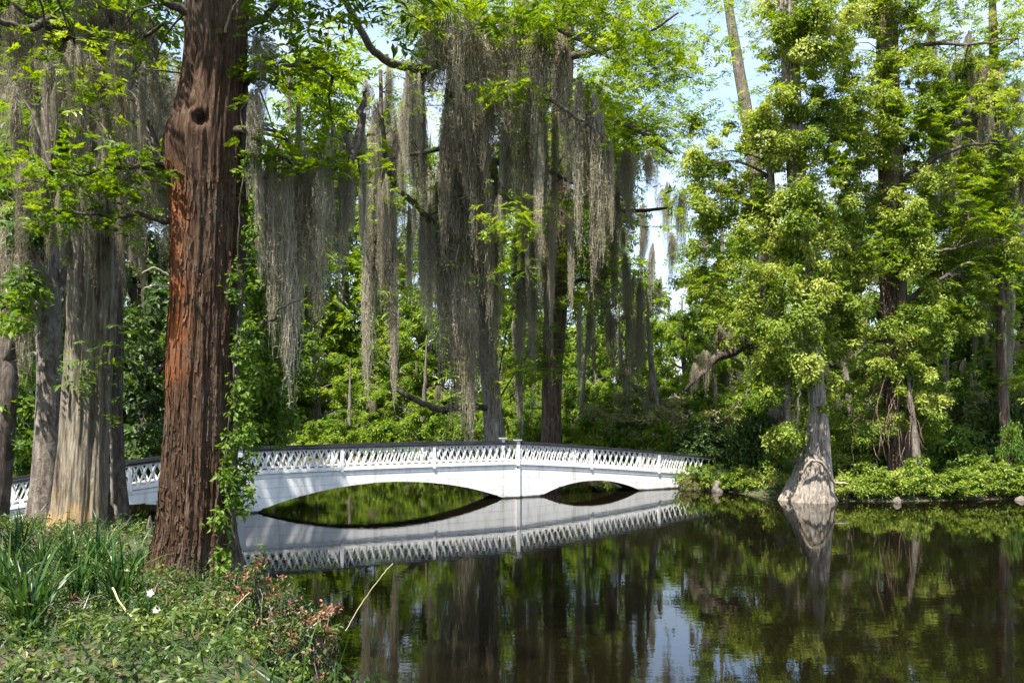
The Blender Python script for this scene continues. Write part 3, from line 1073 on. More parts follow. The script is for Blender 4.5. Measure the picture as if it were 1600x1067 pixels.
# ---- tree B: pale fluted cypress
pathB = px_path([(124, 880, 14, 122), (124, 835, 14, 92), (126, 780, 14, 76), (131, 680, 14, 66), (139, 560, 14, 65), (146, 440, 14, 67), (149, 330, 14, 68), (148, 200, 14, 68), (143, 60, 14, 80), (140, -200, 14, 70), (140, -700, 14, 25)])
Bt = tree_root('cypress_tree', 'pale fluted cypress trunk with stripped tan bark, left of the red-brown one', pathB[1, :3])
add_trunk(Bt, pathB, M['bark_pale'], 140, 300, bark_fn(9, 0.20, 0.034, 21, 0.8, 0.8))
add_trunk(Bt, px_path([(182, 870, 14.3, 70), (172, 800, 14.35, 52), (168, 700, 14.4, 46), (168, 560, 14.4, 42), (172, 420, 14.4, 36), (176, 330, 14.4, 30), (170, 200, 14.4, 16)]), M['bark_dark'], 50, 160, bark_fn(7, 0.16, 0.03, 5), 'side_stem')
mbv = MB()
tube(mbv, px_path([(192, 850, 13.9, 7), (176, 770, 13.85, 6), (174, 690, 13.85, 5), (170, 600, 13.8, 5), (174, 520, 13.8, 5), (182, 440, 13.8, 4), (178, 360, 13.8, 4)]), 6, 60, 0.01)
link('vine_stem', mbv.mesh('vine_stem', M['bark_grey'], True, off=Bt.location), Bt)
for l in ([(112, 40, 13.7, 16), (80, 30, 13, 13), (40, 45, 12.6, 11), (-20, 30, 12.2, 10)], [(120, 70, 13.6, 12), (90, 50, 13.2, 9), (50, 25, 13, 7), (10, 0, 12.8, 5)], [(180, 90, 13.7, 10), (215, 60, 13.4, 7), (260, 40, 13.2, 5)],
          [(185, 330, 13.9, 8), (215, 320, 13.6, 6), (250, 300, 13.4, 4)]):
    add_limb(Bt, px_path(l), M['bark_dark'])
mb = MB()
C = np.concatenate([fill(0, 120, 170, 330, 12.2, 14.5, 30), fill(40, 250, 0, 160, 13, 16.5, 40), fill(140, 190, 520, 620, 13.4, 13.8, 5)])
spray_bunch(mb, C, 0.5, 8, 0.34, 0.0, 14, 0.3)
add_leaves(Bt, mb, M['mid'])
mb = MB()
for k in range(16):
    a, z0 = k * 2.4, 10.5 + k * 0.6
    b0 = np.array([pathB[9, 0], 14, z0])
    tip = b0 + np.array([math.cos(a) * 4.2, math.sin(a) * 4.2, 0.4]) * (1 - k / 26)
    add_limb(Bt, [[*b0, 0.10], [*((b0 + tip) / 2 + UP * 0.3), 0.05], [*tip, 0.015]], M['bark_dark'])
    t = rng.uniform(0.2, 1.05, 15)[:, None]
    spray_bunch(mb, b0 * (1 - t) + tip * t + rng.normal(0, 0.4, (15, 3)), 0.7, 9, 0.48, 0, 12, 0.3)
add_leaves(Bt, mb, M['mid'], 'upper_crown')
rows = []
for x in np.linspace(10, 250, 32):
    yt = R.uniform(-20, 230)
    rows.append((x + R.uniform(-8, 8), yt, yt + R.uniform(110, 260), R.uniform(12.6, 15.5), R.uniform(0.8, 1.6), R.choice([0, 1, 2, 3])))
rows += [(182, 20, 300, 13.4, 1.0, 1), (150, -30, 200, 13.4, 1.2, 1), (205, 260, 420, 13.3, 0.9, 0), (128, 120, 330, 13.4, 1.1, 1), (110, 380, 470, 13.4, 0.9, 0), (186, 330, 480, 13.6, 0.8, 1)]
drapes_px(Bt, rows)

# ---- tree C and J: grey-brown trunks at the left edge
pathC = px_path([(60, 880, 15.5, 82), (66, 830, 15.5, 62), (72, 760, 15.5, 45), (76, 640, 15.5, 37), (76, 540, 15.5, 35), (70, 440, 15.6, 42), (62, 340, 15.8, 44), (50, 220, 16, 42), (40, 80, 16.2, 38), (30, -150, 16.5, 30), (25, -400, 16.5, 10)])
Ct = tree_root('hardwood_tree', 'slim grey-brown trunk leaning at the far left beside the pale cypress', pathC[1, :3])
add_trunk(Ct, pathC, M['bark_grey'], 60, 200, bark_fn(5, 0.08, 0.014, 31, 0.5, 0.25))
add_limb(Ct, px_path([(74, 470, 15.6, 20), (100, 430, 15.7, 16), (130, 410, 15.9, 12), (170, 380, 16.1, 8)]), M['bark_grey'])
mb = MB()
C = np.concatenate([fill(0, 60, 180, 480, 14.5, 17.5, 40), fill(20, 130, 0, 200, 15.5, 18.5, 34), fill(0, 50, 430, 520, 14, 16, 8)])
clumps(mb, C, rng.uniform(0.3, 0.55, len(C)), 90, 0.15, 0.55)
add_leaves(Ct, mb, M['mid'])
rows = [(R.uniform(0, 100), yt, yt + R.uniform(120, 260), R.uniform(15, 17.5), R.uniform(0.8, 1.5), R.choice([0, 1, 2, 3])) for yt in [R.uniform(60, 420) for _ in range(22)]]
drapes_px(Ct, rows)
pathJ = px_path([(-25, 860, 17, 60), (-5, 780, 17, 38), (5, 700, 17, 30), (14, 600, 17, 26), (12, 500, 17.2, 25), (20, 400, 17.4, 23), (30, 280, 17.6, 20), (10, 100, 18, 24), (0, -100, 18, 10)])
Jt = tree_root('hardwood_tree', 'dark crooked trunk cut off by the left edge of the view', pathJ[1, :3])
add_trunk(Jt, pathJ, M['bark_dark'], 40, 120, bark_fn(5, 0.08, 0.02, 41))
add_limb(Jt, px_path([(12, 560, 17, 20), (35, 500, 16.8, 14), (50, 440, 16.8, 8)]), M['bark_dark'])
mb = MB()
C = np.concatenate([fill(-60, 60, 100, 420, 17, 20, 40), fill(0, 60, 560, 700, 17, 19, 14)])
clumps(mb, C, rng.uniform(0.35, 0.6, len(C)), 90, 0.17)
add_leaves(Jt, mb, M['mid'])
mb = MB()  # crown above the frame, added and shifted to shade the bridge's left part
for k in range(15):
    a, z0 = k * 2.4, 10.5 + k * 0.5
    b0 = np.array([-11.2, 17.6, z0])
    tip = np.array([-11.4, 17.4, z0]) + np.array([math.cos(a) * 3.6, math.sin(a) * 3.2, 0.5])
    add_limb(Jt, [[*b0, 0.10], [*((b0 + tip) / 2 + UP * 0.3), 0.05], [*tip, 0.015]], M['bark_dark'])
    t = rng.uniform(0.2, 1.05, 20)[:, None]
    clumps(mb, b0 * (1 - t) + tip * t + rng.normal(0, 0.5, (20, 3)), rng.uniform(0.5, 0.8, 20), 90, 0.2)
add_leaves(Jt, mb, M['mid'], 'upper_crown')
drapes_px(Jt, [(R.uniform(0, 70), yt, yt + R.uniform(100, 200), R.uniform(16.5, 18), R.uniform(0.8, 1.4), R.choice([0, 1, 3])) for yt in [R.uniform(200, 480) for _ in range(12)]])

# ---- tree G: moss-draped cypress just behind the bridge
pathG = px_path([(775, 730, 37, 44), (773, 690, 37, 34), (768, 620, 37, 29), (758, 520, 37, 28), (750, 400, 37, 28), (745, 250, 37, 36), (742, 100, 37, 34), (740, -100, 37, 30), (738, -350, 37, 10)])
Gt = tree_root('cypress_tree', 'tall cypress behind the bridge hung with long curtains of grey Spanish moss', [pathG[0, 0], 37, 0.2])
add_trunk(Gt, pathG, M['bark_cypress'], 50, 160, bark_fn(7, 0.10, 0.02, 51))
limbsG = [
    [(745, 120, 37, 18), (700, 100, 35, 16), (665, 108, 33, 15), (610, 98, 31, 13), (578, 72, 30, 12), (540, 0, 29, 10), (520, -60, 29, 6)],
    [(740, 60, 37, 16), (780, 30, 35, 12), (830, 30, 33, 10), (900, 60, 31, 7), (950, 90, 30, 4)],
    [(742, 300, 37, 14), (690, 350, 35, 12), (650, 320, 33, 9), (612, 280, 32, 8), (598, 200, 31, 7), (594, 110, 31, 6)],
    [(745, 20, 37, 16), (700, -20, 34, 12), (640, -30, 32, 8), (590, -20, 31, 5)],
    [(748, 260, 37, 14), (800, 250, 36, 10), (860, 270, 35, 7), (930, 300, 34, 4)],
    [(742, 180, 37, 14), (790, 150, 34, 11), (850, 150, 32, 8), (910, 190, 31, 4)],
    [(745, 220, 37, 12), (700, 230, 34, 9), (650, 240, 32, 6), (600, 250, 31, 3)],
    [(770, 640, 37, 10), (735, 635, 36, 9), (690, 640, 35, 10), (655, 628, 34.5, 9), (625, 612, 34, 7), (612, 600, 34, 4)],
]
for l in limbsG:
    add_limb(Gt, px_path(l), M['bark_dark'])
rows = [
    # long pale curtains that reach down to the railing
    (702, 260, 702, 34.5, 1.0, 5), (718, 300, 695, 34.5, 1.0, 5), (694, 320, 640, 34.6, 0.9, 5), (742, 190, 690, 35.5, 1.1, 5), (754, 230, 670, 35.5, 1.0, 5), (732, 120, 480, 34.8, 0.9, 1),
    (765, 330, 600, 35.8, 0.9, 5), (715, 420, 705, 34.3, 0.9, 5), (736, 440, 706, 34.3, 0.9, 6), (594, 280, 590, 32, 1.1, 5), (600, 330, 560, 32, 1.0, 5), (572, 380, 640, 31.5, 0.8, 6), (617, 470, 640, 32, 1.0, 6), (616, 330, 520, 32, 1.0, 6),
    (685, 300, 560, 34.6, 1.0, 5), (660, 330, 520, 33.5, 1.0, 6), (640, 330, 480, 33, 1.0, 6), (580, 330, 480, 32, 1.0, 6), (835, 420, 660, 37, 0.9, 5), (812, 450, 690, 37, 0.9, 6), (905, 480, 640, 37, 0.9, 6),
    # bright beards in the middle
    (690, 10, 230, 33, 1.2, 3), (712, 30, 300, 33, 1.0, 1), (738, 60, 330, 33, 1.0, 0), (768, 150, 300, 32.5, 1.2, 1), (785, 200, 300, 32.5, 1.0, 0), (805, 40, 250, 32.5, 1.0, 0), (835, 60, 330, 32.5, 1.0, 5),
    (852, 40, 310, 32, 0.9, 1), (845, 200, 355, 32, 0.9, 6), (885, 90, 330, 32, 0.9, 0), (908, 130, 420, 31.5, 0.9, 5), (926, 160, 470, 31.5, 0.9, 5), (940, 190, 420, 31.5, 0.9, 6), (955, 230, 380, 31.5, 0.9, 6),
    (668, 60, 200, 33, 1.2, 3), (655, 110, 330, 33, 0.9, 5), (640, 110, 300, 32.5, 0.9, 6), (672, 330, 560, 34, 0.9, 6), (822, 290, 470, 33.5, 0.8, 5), (862, 330, 520, 33.5, 0.8, 6), (892, 340, 500, 33, 0.8, 6),
    (700, 150, 480, 34, 0.9, 5), (760, 60, 260, 33.5, 1.0, 3), (735, 180, 420, 33.2, 0.9, 5),
]
for k in range(38):
    x = R.gauss(765, 100)
    if not 570 < x < 970:
        continue
    yt = R.uniform(0, 330) + max(0, abs(x - 760) - 60) * 0.4
    rows.append((x, yt, yt + R.uniform(90, 330), R.uniform(32, 38.5), R.uniform(0.6, 0.95), R.choice([0, 2, 5, 5, 6])))
for k in range(20):
    x = R.uniform(560, 660)
    yt = R.uniform(90, 330)
    rows.append((x, yt, yt + R.uniform(70, 220), R.uniform(30, 33), R.uniform(0.5, 1.0), R.choice([0, 1, 2, 4])))
drapes_px(Gt, rows)
top_twigs(Gt, rows, limbsG, M['spring'], True, 1)
mb = MB()
C = np.concatenate([fill(590, 760, -60, 45, 29.5, 33, 24), fill(780, 1000, -50, 70, 29.5, 32, 34), fill(770, 830, 330, 420, 31, 33, 8), fill(640, 760, -60, 45, 32, 36, 24), fill(790, 960, -60, 75, 31, 35, 60), fill(770, 830, 128, 165, 31, 32, 6), fill(880, 960, 130, 320, 32, 36, 14), fill(650, 690, 20, 110, 33, 35, 8),
                    fill(560, 680, 180, 460, 36, 40, 22), fill(770, 830, 560, 600, 35, 36, 5)])
spray_bunch(mb, C, 0.75, 13, 0.5, 0.08, 16, 0.28)
add_leaves(Gt, mb, M['spring'])

# ---- tree H: cypress right of it
pathH = px_path([(862, 720, 41, 44), (862, 690, 41, 33), (862, 600, 41, 30), (868, 480, 41, 36), (874, 300, 41, 34), (880, 100, 41, 32), (885, -150, 41, 24), (888, -350, 41, 8)])
Ht = tree_root('cypress_tree', 'dark trunked cypress right of the bridge post, draped with vine and moss', [pathH[0, 0], 41, 0.3])
add_trunk(Ht, pathH, M['bark_vined'], 50, 160, bark_fn(7, 0.10, 0.025, 61))
limbsH = [[(876, 200, 41, 16), (930, 190, 39, 12), (990, 200, 37, 9), (1050, 240, 36, 5)], [(870, 330, 41, 14), (920, 320, 40, 10), (980, 330, 39, 7), (1050, 325, 38, 4)], [(872, 420, 41, 12), (830, 420, 40, 8), (800, 430, 39, 5)],
          [(880, 90, 41, 14), (940, 80, 40, 10), (1000, 60, 39, 6), (1060, 20, 38, 3)], [(868, 470, 41, 10), (900, 440, 40, 7), (930, 440, 39, 4)]]
for l in limbsH:
    add_limb(Ht, px_path(l), M['bark_dark'])
mb = MB()
C = np.concatenate([fill(930, 1055, 60, 250, 36, 41, 90), fill(960, 1065, -60, 120, 37, 42, 50), fill(880, 1000, 200, 340, 37, 41, 26), fill(800, 900, 380, 600, 38, 41, 34), fill(880, 1000, 330, 430, 38, 42, 18), fill(820, 900, 300, 420, 40, 43, 16), fill(1040, 1080, 20, 120, 38, 40, 8)])
spray_bunch(mb, C, 0.85, 12, 0.55, 0.02, 15, 0.28)
add_leaves(Ht, mb, M['spring'])
rows = [(950, 230, 330, 36, 1.0, 1), (975, 240, 400, 36, 1.0, 1), (965, 300, 420, 37, 1.0, 0), (1015, 240, 330, 36, 1.0, 3), (1050, 370, 480, 36, 0.9, 0), (1065, 300, 440, 37, 0.9, 1), (990, 430, 500, 38, 0.8, 2), (1070, 240, 290, 36, 1.0, 1)]
for k in range(30):
    x = R.uniform(795, 1010)
    yt = R.uniform(200, 520)
    rows.append((x, yt, min(yt + R.uniform(70, 220), 660), R.uniform(37, 43), R.uniform(0.5, 1.0), R.choice([0, 1, 2, 4])))
drapes_px(Ht, rows)
top_twigs(Ht, rows, limbsH, M['spring'], True, 1)

# ---- tree D: flared cypress on the right bank with creeper
pathD = px_path([(1262, 812, 28.7, 98), (1266, 778, 28.7, 76), (1270, 742, 28.7, 57), (1276, 700, 28.7, 38), (1278, 650, 28.7, 27), (1272, 580, 28.7, 24), (1262, 480, 28.8, 22), (1250, 360, 28.9, 26), (1240, 200, 29, 26), (1230, 0, 29, 24), (1225, -300, 29, 10)])
Dt = tree_root('cypress_tree', 'pale flared cypress at the water edge overgrown with yellow-green creeper', [pathD[1, 0], 28.7, 0.0])
add_trunk(Dt, pathD, M['bark_cypress'], 110, 260, bark_fn(9, 0.40, 0.04, 71, 0.8, 0.20))
add_trunk(Dt, px_path([(1246, 720, 28.9, 24), (1238, 670, 29, 16), (1230, 600, 29, 15), (1222, 540, 29.1, 18), (1212, 440, 29.2, 16), (1205, 300, 29.3, 12), (1200, 150, 29.4, 8)]), M['bark_cypress'], 30, 80, bark_fn(5, 0.06, 0.03, 72), 'side_stem')
mbv = MB()
tube(mbv, px_path([(1244, 690, 28.4, 4), (1248, 620, 28.3, 4), (1252, 550, 28.3, 4), (1250, 470, 28.4, 3)]), 6, 30, 0.02)
tube(mbv, px_path([(1254, 738, 28.0, 5), (1266, 720, 27.8, 5), (1282, 722, 27.8, 5), (1294, 736, 27.9, 5), (1302, 752, 28, 4), (1326, 756, 28, 3)]), 6, 30, 0.01)
link('vine_stem', mbv.mesh('vine_stem', M['twig'], True, off=Dt.location), Dt)
mb = MB()
C = np.concatenate([
    P(1228, 690, 28.4)[None] + rng.normal(0, 0.24, (7, 3)), fill(1212, 1250, 668, 712, 28.2, 28.9, 10),
    fill(1185, 1310, 520, 640, 27.6, 29.8, 40), fill(1130, 1300, 340, 530, 27.6, 30, 74), fill(1080, 1230, 180, 350, 28, 31, 70), fill(1190, 1330, 0, 340, 27.6, 30.5, 96), fill(1080, 1130, 330, 470, 28.5, 30.5, 16),
    fill(1190, 1330, -120, 0, 28, 31, 24), fill(1205, 1290, -60, 590, 27.2, 28.4, 50), fill(1285, 1350, 120, 560, 28.5, 30.5, 40)])
clumps(mb, C, 0.24 + 0.62 * rng.uniform(0, 1, len(C)) ** 1.6, 300, 0.132, 0.5, 0.85, 0.08)
add_leaves(Dt, mb, M['vine'])
mb = MB()
C2 = np.concatenate([fill(1070, 1320, -40, 480, 27.8, 31.5, 110), fill(1060, 1150, 230, 480, 29, 31.5, 30)])
spray_bunch(mb, C2, 0.7, 11, 0.42, 0.1, 15, 0.35)
add_leaves(Dt, mb, M['spring'], 'feathery_sprays')
mbt = MB()
starts = np.vstack([catmull(pathD, 60)[:, :3], catmull(px_path([(1230, 600, 29, 1), (1212, 440, 29.2, 1), (1200, 150, 29.4, 1)]), 30)[:, :3]])
twigs_to(mbt, starts, C[::2], 0.014)
link('branches', mbt.mesh('branches', M['bark_dark'], True, off=Dt.location), Dt, kind='stuff')

# ---- bare leaning trunk against the sky
pathE = px_path([(1215, 720, 34, 26), (1212, 600, 34, 25), (1200, 450, 34, 24), (1183, 300, 34, 22), (1172, 210, 34, 20), (1155, 110, 34, 17), (1137, 0, 34, 13), (1125, -90, 34, 10), (1110, -250, 34, 4)])
Et = tree_root('pine_tree', 'tall bare grey trunk leaning left against the sky gap', [pathE[0, 0], 34, 0.6])
add_trunk(Et, pathE, M['bark_grey'], 24, 90, bark_fn(5, 0.02, 0.02, 81))
mb = MB()
C = fill(1040, 1170, -420, -230, 32, 36, 26)
clumps(mb, C, rng.uniform(0.6, 1.0, len(C)), 110, 0.28, 0.2)
for c in C[::3]:
    add_limb(Et, [[*P(1118, -170, 34), 0.06], [*((P(1118, -170, 34) + c) / 2 + UP * 0.1), 0.04], [*c, 0.012]], M['bark_grey'])
add_leaves(Et, mb, M['mid'])

# ---- tree F: big vine-clad trunk further right
pathF = px_path([(1412, 800, 31.5, 56), (1408, 740, 31.5, 42), (1404, 640, 31.5, 38), (1398, 520, 31.5, 38), (1394, 380, 31.5, 38), (1390, 200, 31.5, 34), (1386, 60, 31.5, 30), (1384, -200, 31.5, 20), (1384, -380, 31.5, 6)])
Ft = tree_root('cypress_tree', 'dark brown cypress trunk clothed in bright creeper on the right bank', [pathF[1, 0], 31.5, 0.5])
add_trunk(Ft, pathF, M['bark_vined'], 60, 180, bark_fn(7, 0.08, 0.03, 91))
mbv = MB()
for k in range(24):
    x0 = R.uniform(1340, 1440)
    y0 = R.uniform(560, 640)
    tube(mbv, px_path([(1392 + R.uniform(-16, 16), R.uniform(420, 520), 31, 1.5), (1398 + R.uniform(-22, 26), R.uniform(520, 600), 30.7, 1.3), (x0, y0 + 40, R.uniform(29.5, 31), 1.2), (x0 + R.uniform(-20, 20), R.uniform(690, 740), R.uniform(29, 31), 1.0)]), 4, 14, 0.05)
link('vine_stems', mbv.mesh('vine_stems', M['bark_vined'], True, off=Ft.location), Ft, kind='stuff')
limbsF = [[(1395, 300, 31.5, 14), (1440, 260, 30.5, 9), (1500, 230, 30, 6), (1560, 225, 30, 3)], [(1392, 200, 31.5, 14), (1350, 180, 30.5, 9), (1310, 190, 30, 5)], [(1388, 90, 31.5, 12), (1450, 70, 31.5, 7), (1520, 70, 30, 4), (1590, 60, 30, 2)],
          [(1398, 430, 31.5, 12), (1440, 400, 30.6, 8), (1490, 390, 30, 4)], [(1396, 400, 31.5, 12), (1350, 380, 30.5, 8), (1320, 390, 30, 4)], [(1400, 480, 31.5, 10), (1445, 450, 30.8, 8), (1480, 430, 30.4, 5)]]
for l in limbsF:
    add_limb(Ft, px_path(l), M['bark_dark'])
mb = MB()
bunch = [(1382, 575, .38), (1395, 568, .3), (1455, 590, .45), (1470, 625, .5), (1440, 640, .4), (1405, 612, .35), (1340, 630, .38), (1332, 660, .35), (1345, 690, .3), (1345, 610, .3), (1400, 655, .35), (1415, 665, .3), (1460, 650, .35), (1490, 600, .35), (1425, 560, .3), (1362, 525, .35), (1440, 520, .35)]
C1 = np.array([P(x, y, 30 + R.uniform(-.4, .4)) for x, y, r in bunch])
clumps(mb, C1, [r for *_, r in bunch], 300, 0.12, 0.5, 0.8, 0.12)
C = np.concatenate([fill(1310, 1480, 100, 330, 29.6, 32, 90), fill(1320, 1450, 330, 440, 29.6, 31.5, 40), fill(1440, 1540, 330, 520, 30, 33, 40), fill(1430, 1600, 100, 330, 30, 33, 64), fill(1380, 1420, 60, 430, 29.8, 30.6, 26), fill(1310, 1450, -80, 100, 29.8, 32.5, 56), fill(1300, 1350, 440, 540, 30, 32, 14), fill(1300, 1470, 560, 730, 30.2, 32.4, 44), fill(1310, 1480, 470, 600, 29.6, 31.5, 36), fill(1540, 1620, 250, 420, 30, 33, 20)])
clumps(mb, C, 0.24 + 0.60 * rng.uniform(0, 1, len(C)) ** 1.6, 315, 0.128, 0.5, 0.85, 0.06)
add_leaves(Ft, mb, M['vine'], 'creeper')
mbt = MB()
twigs_to(mbt, np.vstack([catmull(pathF, 60)[:, :3]] + [catmull(px_path(l), 12)[:, :3] for l in limbsF]), np.vstack([C[::2], C1]), 0.014)
link('branches', mbt.mesh('branches', M['bark_dark'], True, off=Ft.location), Ft, kind='stuff')
mb = MB()
C = np.concatenate([fill(1330, 1480, -60, 120, 30, 33, 40), fill(1440, 1640, -60, 130, 31, 35, 70), fill(1340, 1620, 130, 420, 29.5, 32.5, 100)])
spray_bunch(mb, C, 0.8, 12, 0.45, 0.05, 15, 0.35)
add_leaves(Ft, mb, M['spring'])
rows = [(R.uniform(1430, 1600), yt, yt + R.uniform(40, 130), R.uniform(30.5, 34), R.uniform(0.6, 1.2), R.choice([0, 1, 2, 3])) for yt in [R.uniform(40, 300) for _ in range(46)]]
drapes_px(Ft, rows)

# ---- tree L: sunlit creeper-covered tree at the right edge
pathL = px_path([(1575, 790, 32.5, 26), (1572, 700, 32.5, 16), (1565, 560, 32.5, 14), (1560, 400, 32.5, 13), (1556, 250, 32.5, 12), (1552, 60, 32.5, 12), (1550, -80, 32.5, 4)])
Lt = tree_root('cypress_tree', 'feathery green cypress at the right edge of the photo above the hedge', [pathL[1, 0], 32.5, 0.6])
add_trunk(Lt, pathL, M['bark_vined'], 40, 120, bark_fn(5, 0.06, 0.03, 95))
mb = MB()
C = np.concatenate([fill(1500, 1640, 230, 420, 30.5, 34, 46), fill(1510, 1640, 420, 600, 31, 34, 22), fill(1470, 1560, 300, 500, 30.5, 32.5, 22)])
spray_bunch(mb, C, 0.8, 13, 0.5, 0.05, 15, 0.3)
add_leaves(Lt, mb, M['spring'])
drapes_px(Lt, [(R.uniform(1500, 1600), yt, yt + R.uniform(60, 150), R.uniform(31, 34), R.uniform(0.6, 1.1), R.choice([0, 1, 2, 5])) for yt in [R.uniform(240, 520) for _ in range(16)]])

# slim pale trunks on the right bank
pathK = px_path([(1440, 790, 30.2, 20), (1434, 730, 30.2, 14), (1428, 670, 30.2, 10), (1422, 620, 30.2, 7), (1418, 580, 30.3, 3)])
Kt = tree_root('sapling', 'slim pale sapling stem leaning in front of the vine-clad trunk', [pathK[1, 0], 30.2, 0.5])
add_trunk(Kt, pathK, M['bark_grey'], 16, 40, bark_fn(5, 0.05, 0.03, 14))
mb = MB()
C = fill(1405, 1450, 530, 640, 29.9, 30.6, 9)
clumps(mb, C, rng.uniform(0.2, 0.35, len(C)), 70, 0.16, 0.5)
add_leaves(Kt, mb, M['vine'])

# ------------------------------------------------------------------ woodland trees in shared kinds
def grow(kind, seed):
    """returns trunk and crown builders of a tree about 10 m tall at the origin"""
    r2 = random.Random(seed)
    wood, C = MB(), []
    hgt = 10.0
    lean = (r2.uniform(-.6, .6), r2.uniform(-.6, .6))
    tr = [[0, 0, -0.3, 0.34], [0.05, 0, 0.5, 0.24], [lean[0] * .4, lean[1] * .4, 3.0, 0.20], [lean[0], lean[1], 6.0, 0.14], [lean[0] * 1.3, lean[1] * 1.3, hgt * 0.93, 0.03]]
    tube(wood, tr, 12, 30, 0.02, bark_fn(5, 0.08, 0.02, seed))
    line = catmull(tr, 40)[:, :3]
    nl = {'round': 17, 'tall': 24, 'low': 14}[kind]
    for k in range(nl):
        u = (k + 0.5) / nl
        a = k * 2.4 + r2.uniform(-.4, .4)
        if kind == 'round':
            z0, ln = 2.0 + 6.0 * u, 3.7 * math.sin(math.pi * (0.22 + 0.70 * u)) * r2.uniform(0.7, 1.15)
            rise = 0.9 + u
        elif kind == 'tall':
            z0, ln = 2.6 + 6.8 * u, 2.9 * (1 - 0.75 * u) * r2.uniform(0.7, 1.2)
            rise = 0.25
        else:
            z0, ln = 0.8 + 3.6 * u, 4.2 * math.sin(math.pi * (0.25 + 0.6 * u)) * r2.uniform(0.7, 1.15)
            rise = 0.8 + 1.2 * u
        b0 = line[min(39, int(z0 / hgt * 39))]
        tip = b0 + np.array([math.cos(a) * ln, math.sin(a) * ln, rise * r2.uniform(.5, 1.2)])
        mid = (b0 + tip) / 2 + np.array([r2.uniform(-.3, .3), r2.uniform(-.3, .3), r2.uniform(-.1, .35)])
        tube(wood, [[*b0, 0.085], [*mid, 0.05], [*tip, 0.012]], 6, 9, 0.02)
        ns = 9 if kind != 'tall' else 7
        for q in range(ns):
            t = r2.uniform(0.30, 1.08)
            p = b0 * (1 - t) ** 2 + 2 * mid * t * (1 - t) + tip * t * t
            c = p + rng.normal(0, 0.42, 3)
            C.append(c)
            if q % 2 == 0:
                tube(wood, [[*p, 0.02], [*((p + c) / 2), 0.014], [*c, 0.006]], 4, 3)
    return wood, np.array(C)


KINDS = {}
for name, kind, mat, bark, L, nl, rr, seed in (
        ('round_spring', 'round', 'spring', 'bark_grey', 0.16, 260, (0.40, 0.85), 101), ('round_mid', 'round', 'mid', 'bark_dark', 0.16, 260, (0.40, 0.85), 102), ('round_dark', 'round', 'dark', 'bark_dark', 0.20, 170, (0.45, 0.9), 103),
        ('low_spring', 'low', 'spring', 'bark_grey', 0.165, 240, (0.40, 0.85), 104), ('low_olive', 'low', 'olive', 'bark_cypress', 0.15, 170, (0.35, 0.75), 105)):
    wood, C = grow(kind, seed)
    mb = MB()
    clumps(mb, C, rng.uniform(*rr, len(C)), nl, L, 0.55, 0.7)
    KINDS[name] = (wood.mesh('trunk', M[bark], True), mb.mesh('crown', M[mat]))
wood, C = grow('tall', 110)
mb = MB()
spray_bunch(mb, C, 0.75, 13, 0.55, 0, 13, 0.3)
KINDS['tall_cypress'] = (wood.mesh('trunk', M['bark_cypress'], True), mb.mesh('crown', M['spring']))
mb2 = MB()
spray_bunch(mb2, C, 0.75, 12, 0.55, 0, 13, 0.3)
KINDS['tall_dark'] = (KINDS['tall_cypress'][0], mb2.mesh('crown', M['mid']))


def wood_tree(kind, name, label, x, Y, ytop, wf=1.0, yb=None, group='woodland trees beyond the bridge', moss=0, fx=None):
    """tree standing at photo column x and depth Y whose top reaches row ytop"""
    X = (x - CX) / F * Y
    zg = float(gh(np.array([X]), np.array([Y]))[0])
    top = H + (HY - ytop) / F * Y
    s = (top - zg) / {'round': 10.6, 'low': 7.4, 'tall': 10.4}[kind.split('_')[0]]
    t = thing(name, label, 'tree', (X, Y, zg - 0.05), (0, 0, R.uniform(0, 6.28)), group, (s * wf, s * wf, s))
    link('trunk', KINDS[kind][0], t)
    link('crown', KINDS[kind][1], t)
    for k in range(moss):
        a, q = R.uniform(0, 6.28), R.uniform(0.8, 3.0)
        ln = R.uniform(0.9, 2.4)
        link('moss_drape', MOSS[R.choice([0, 1, 2, 3])], t, (math.cos(a) * q, math.sin(a) * q, R.uniform(3.2, 7.5)), (0, 0, a), (ln * .9, ln * .9, ln))
    return t


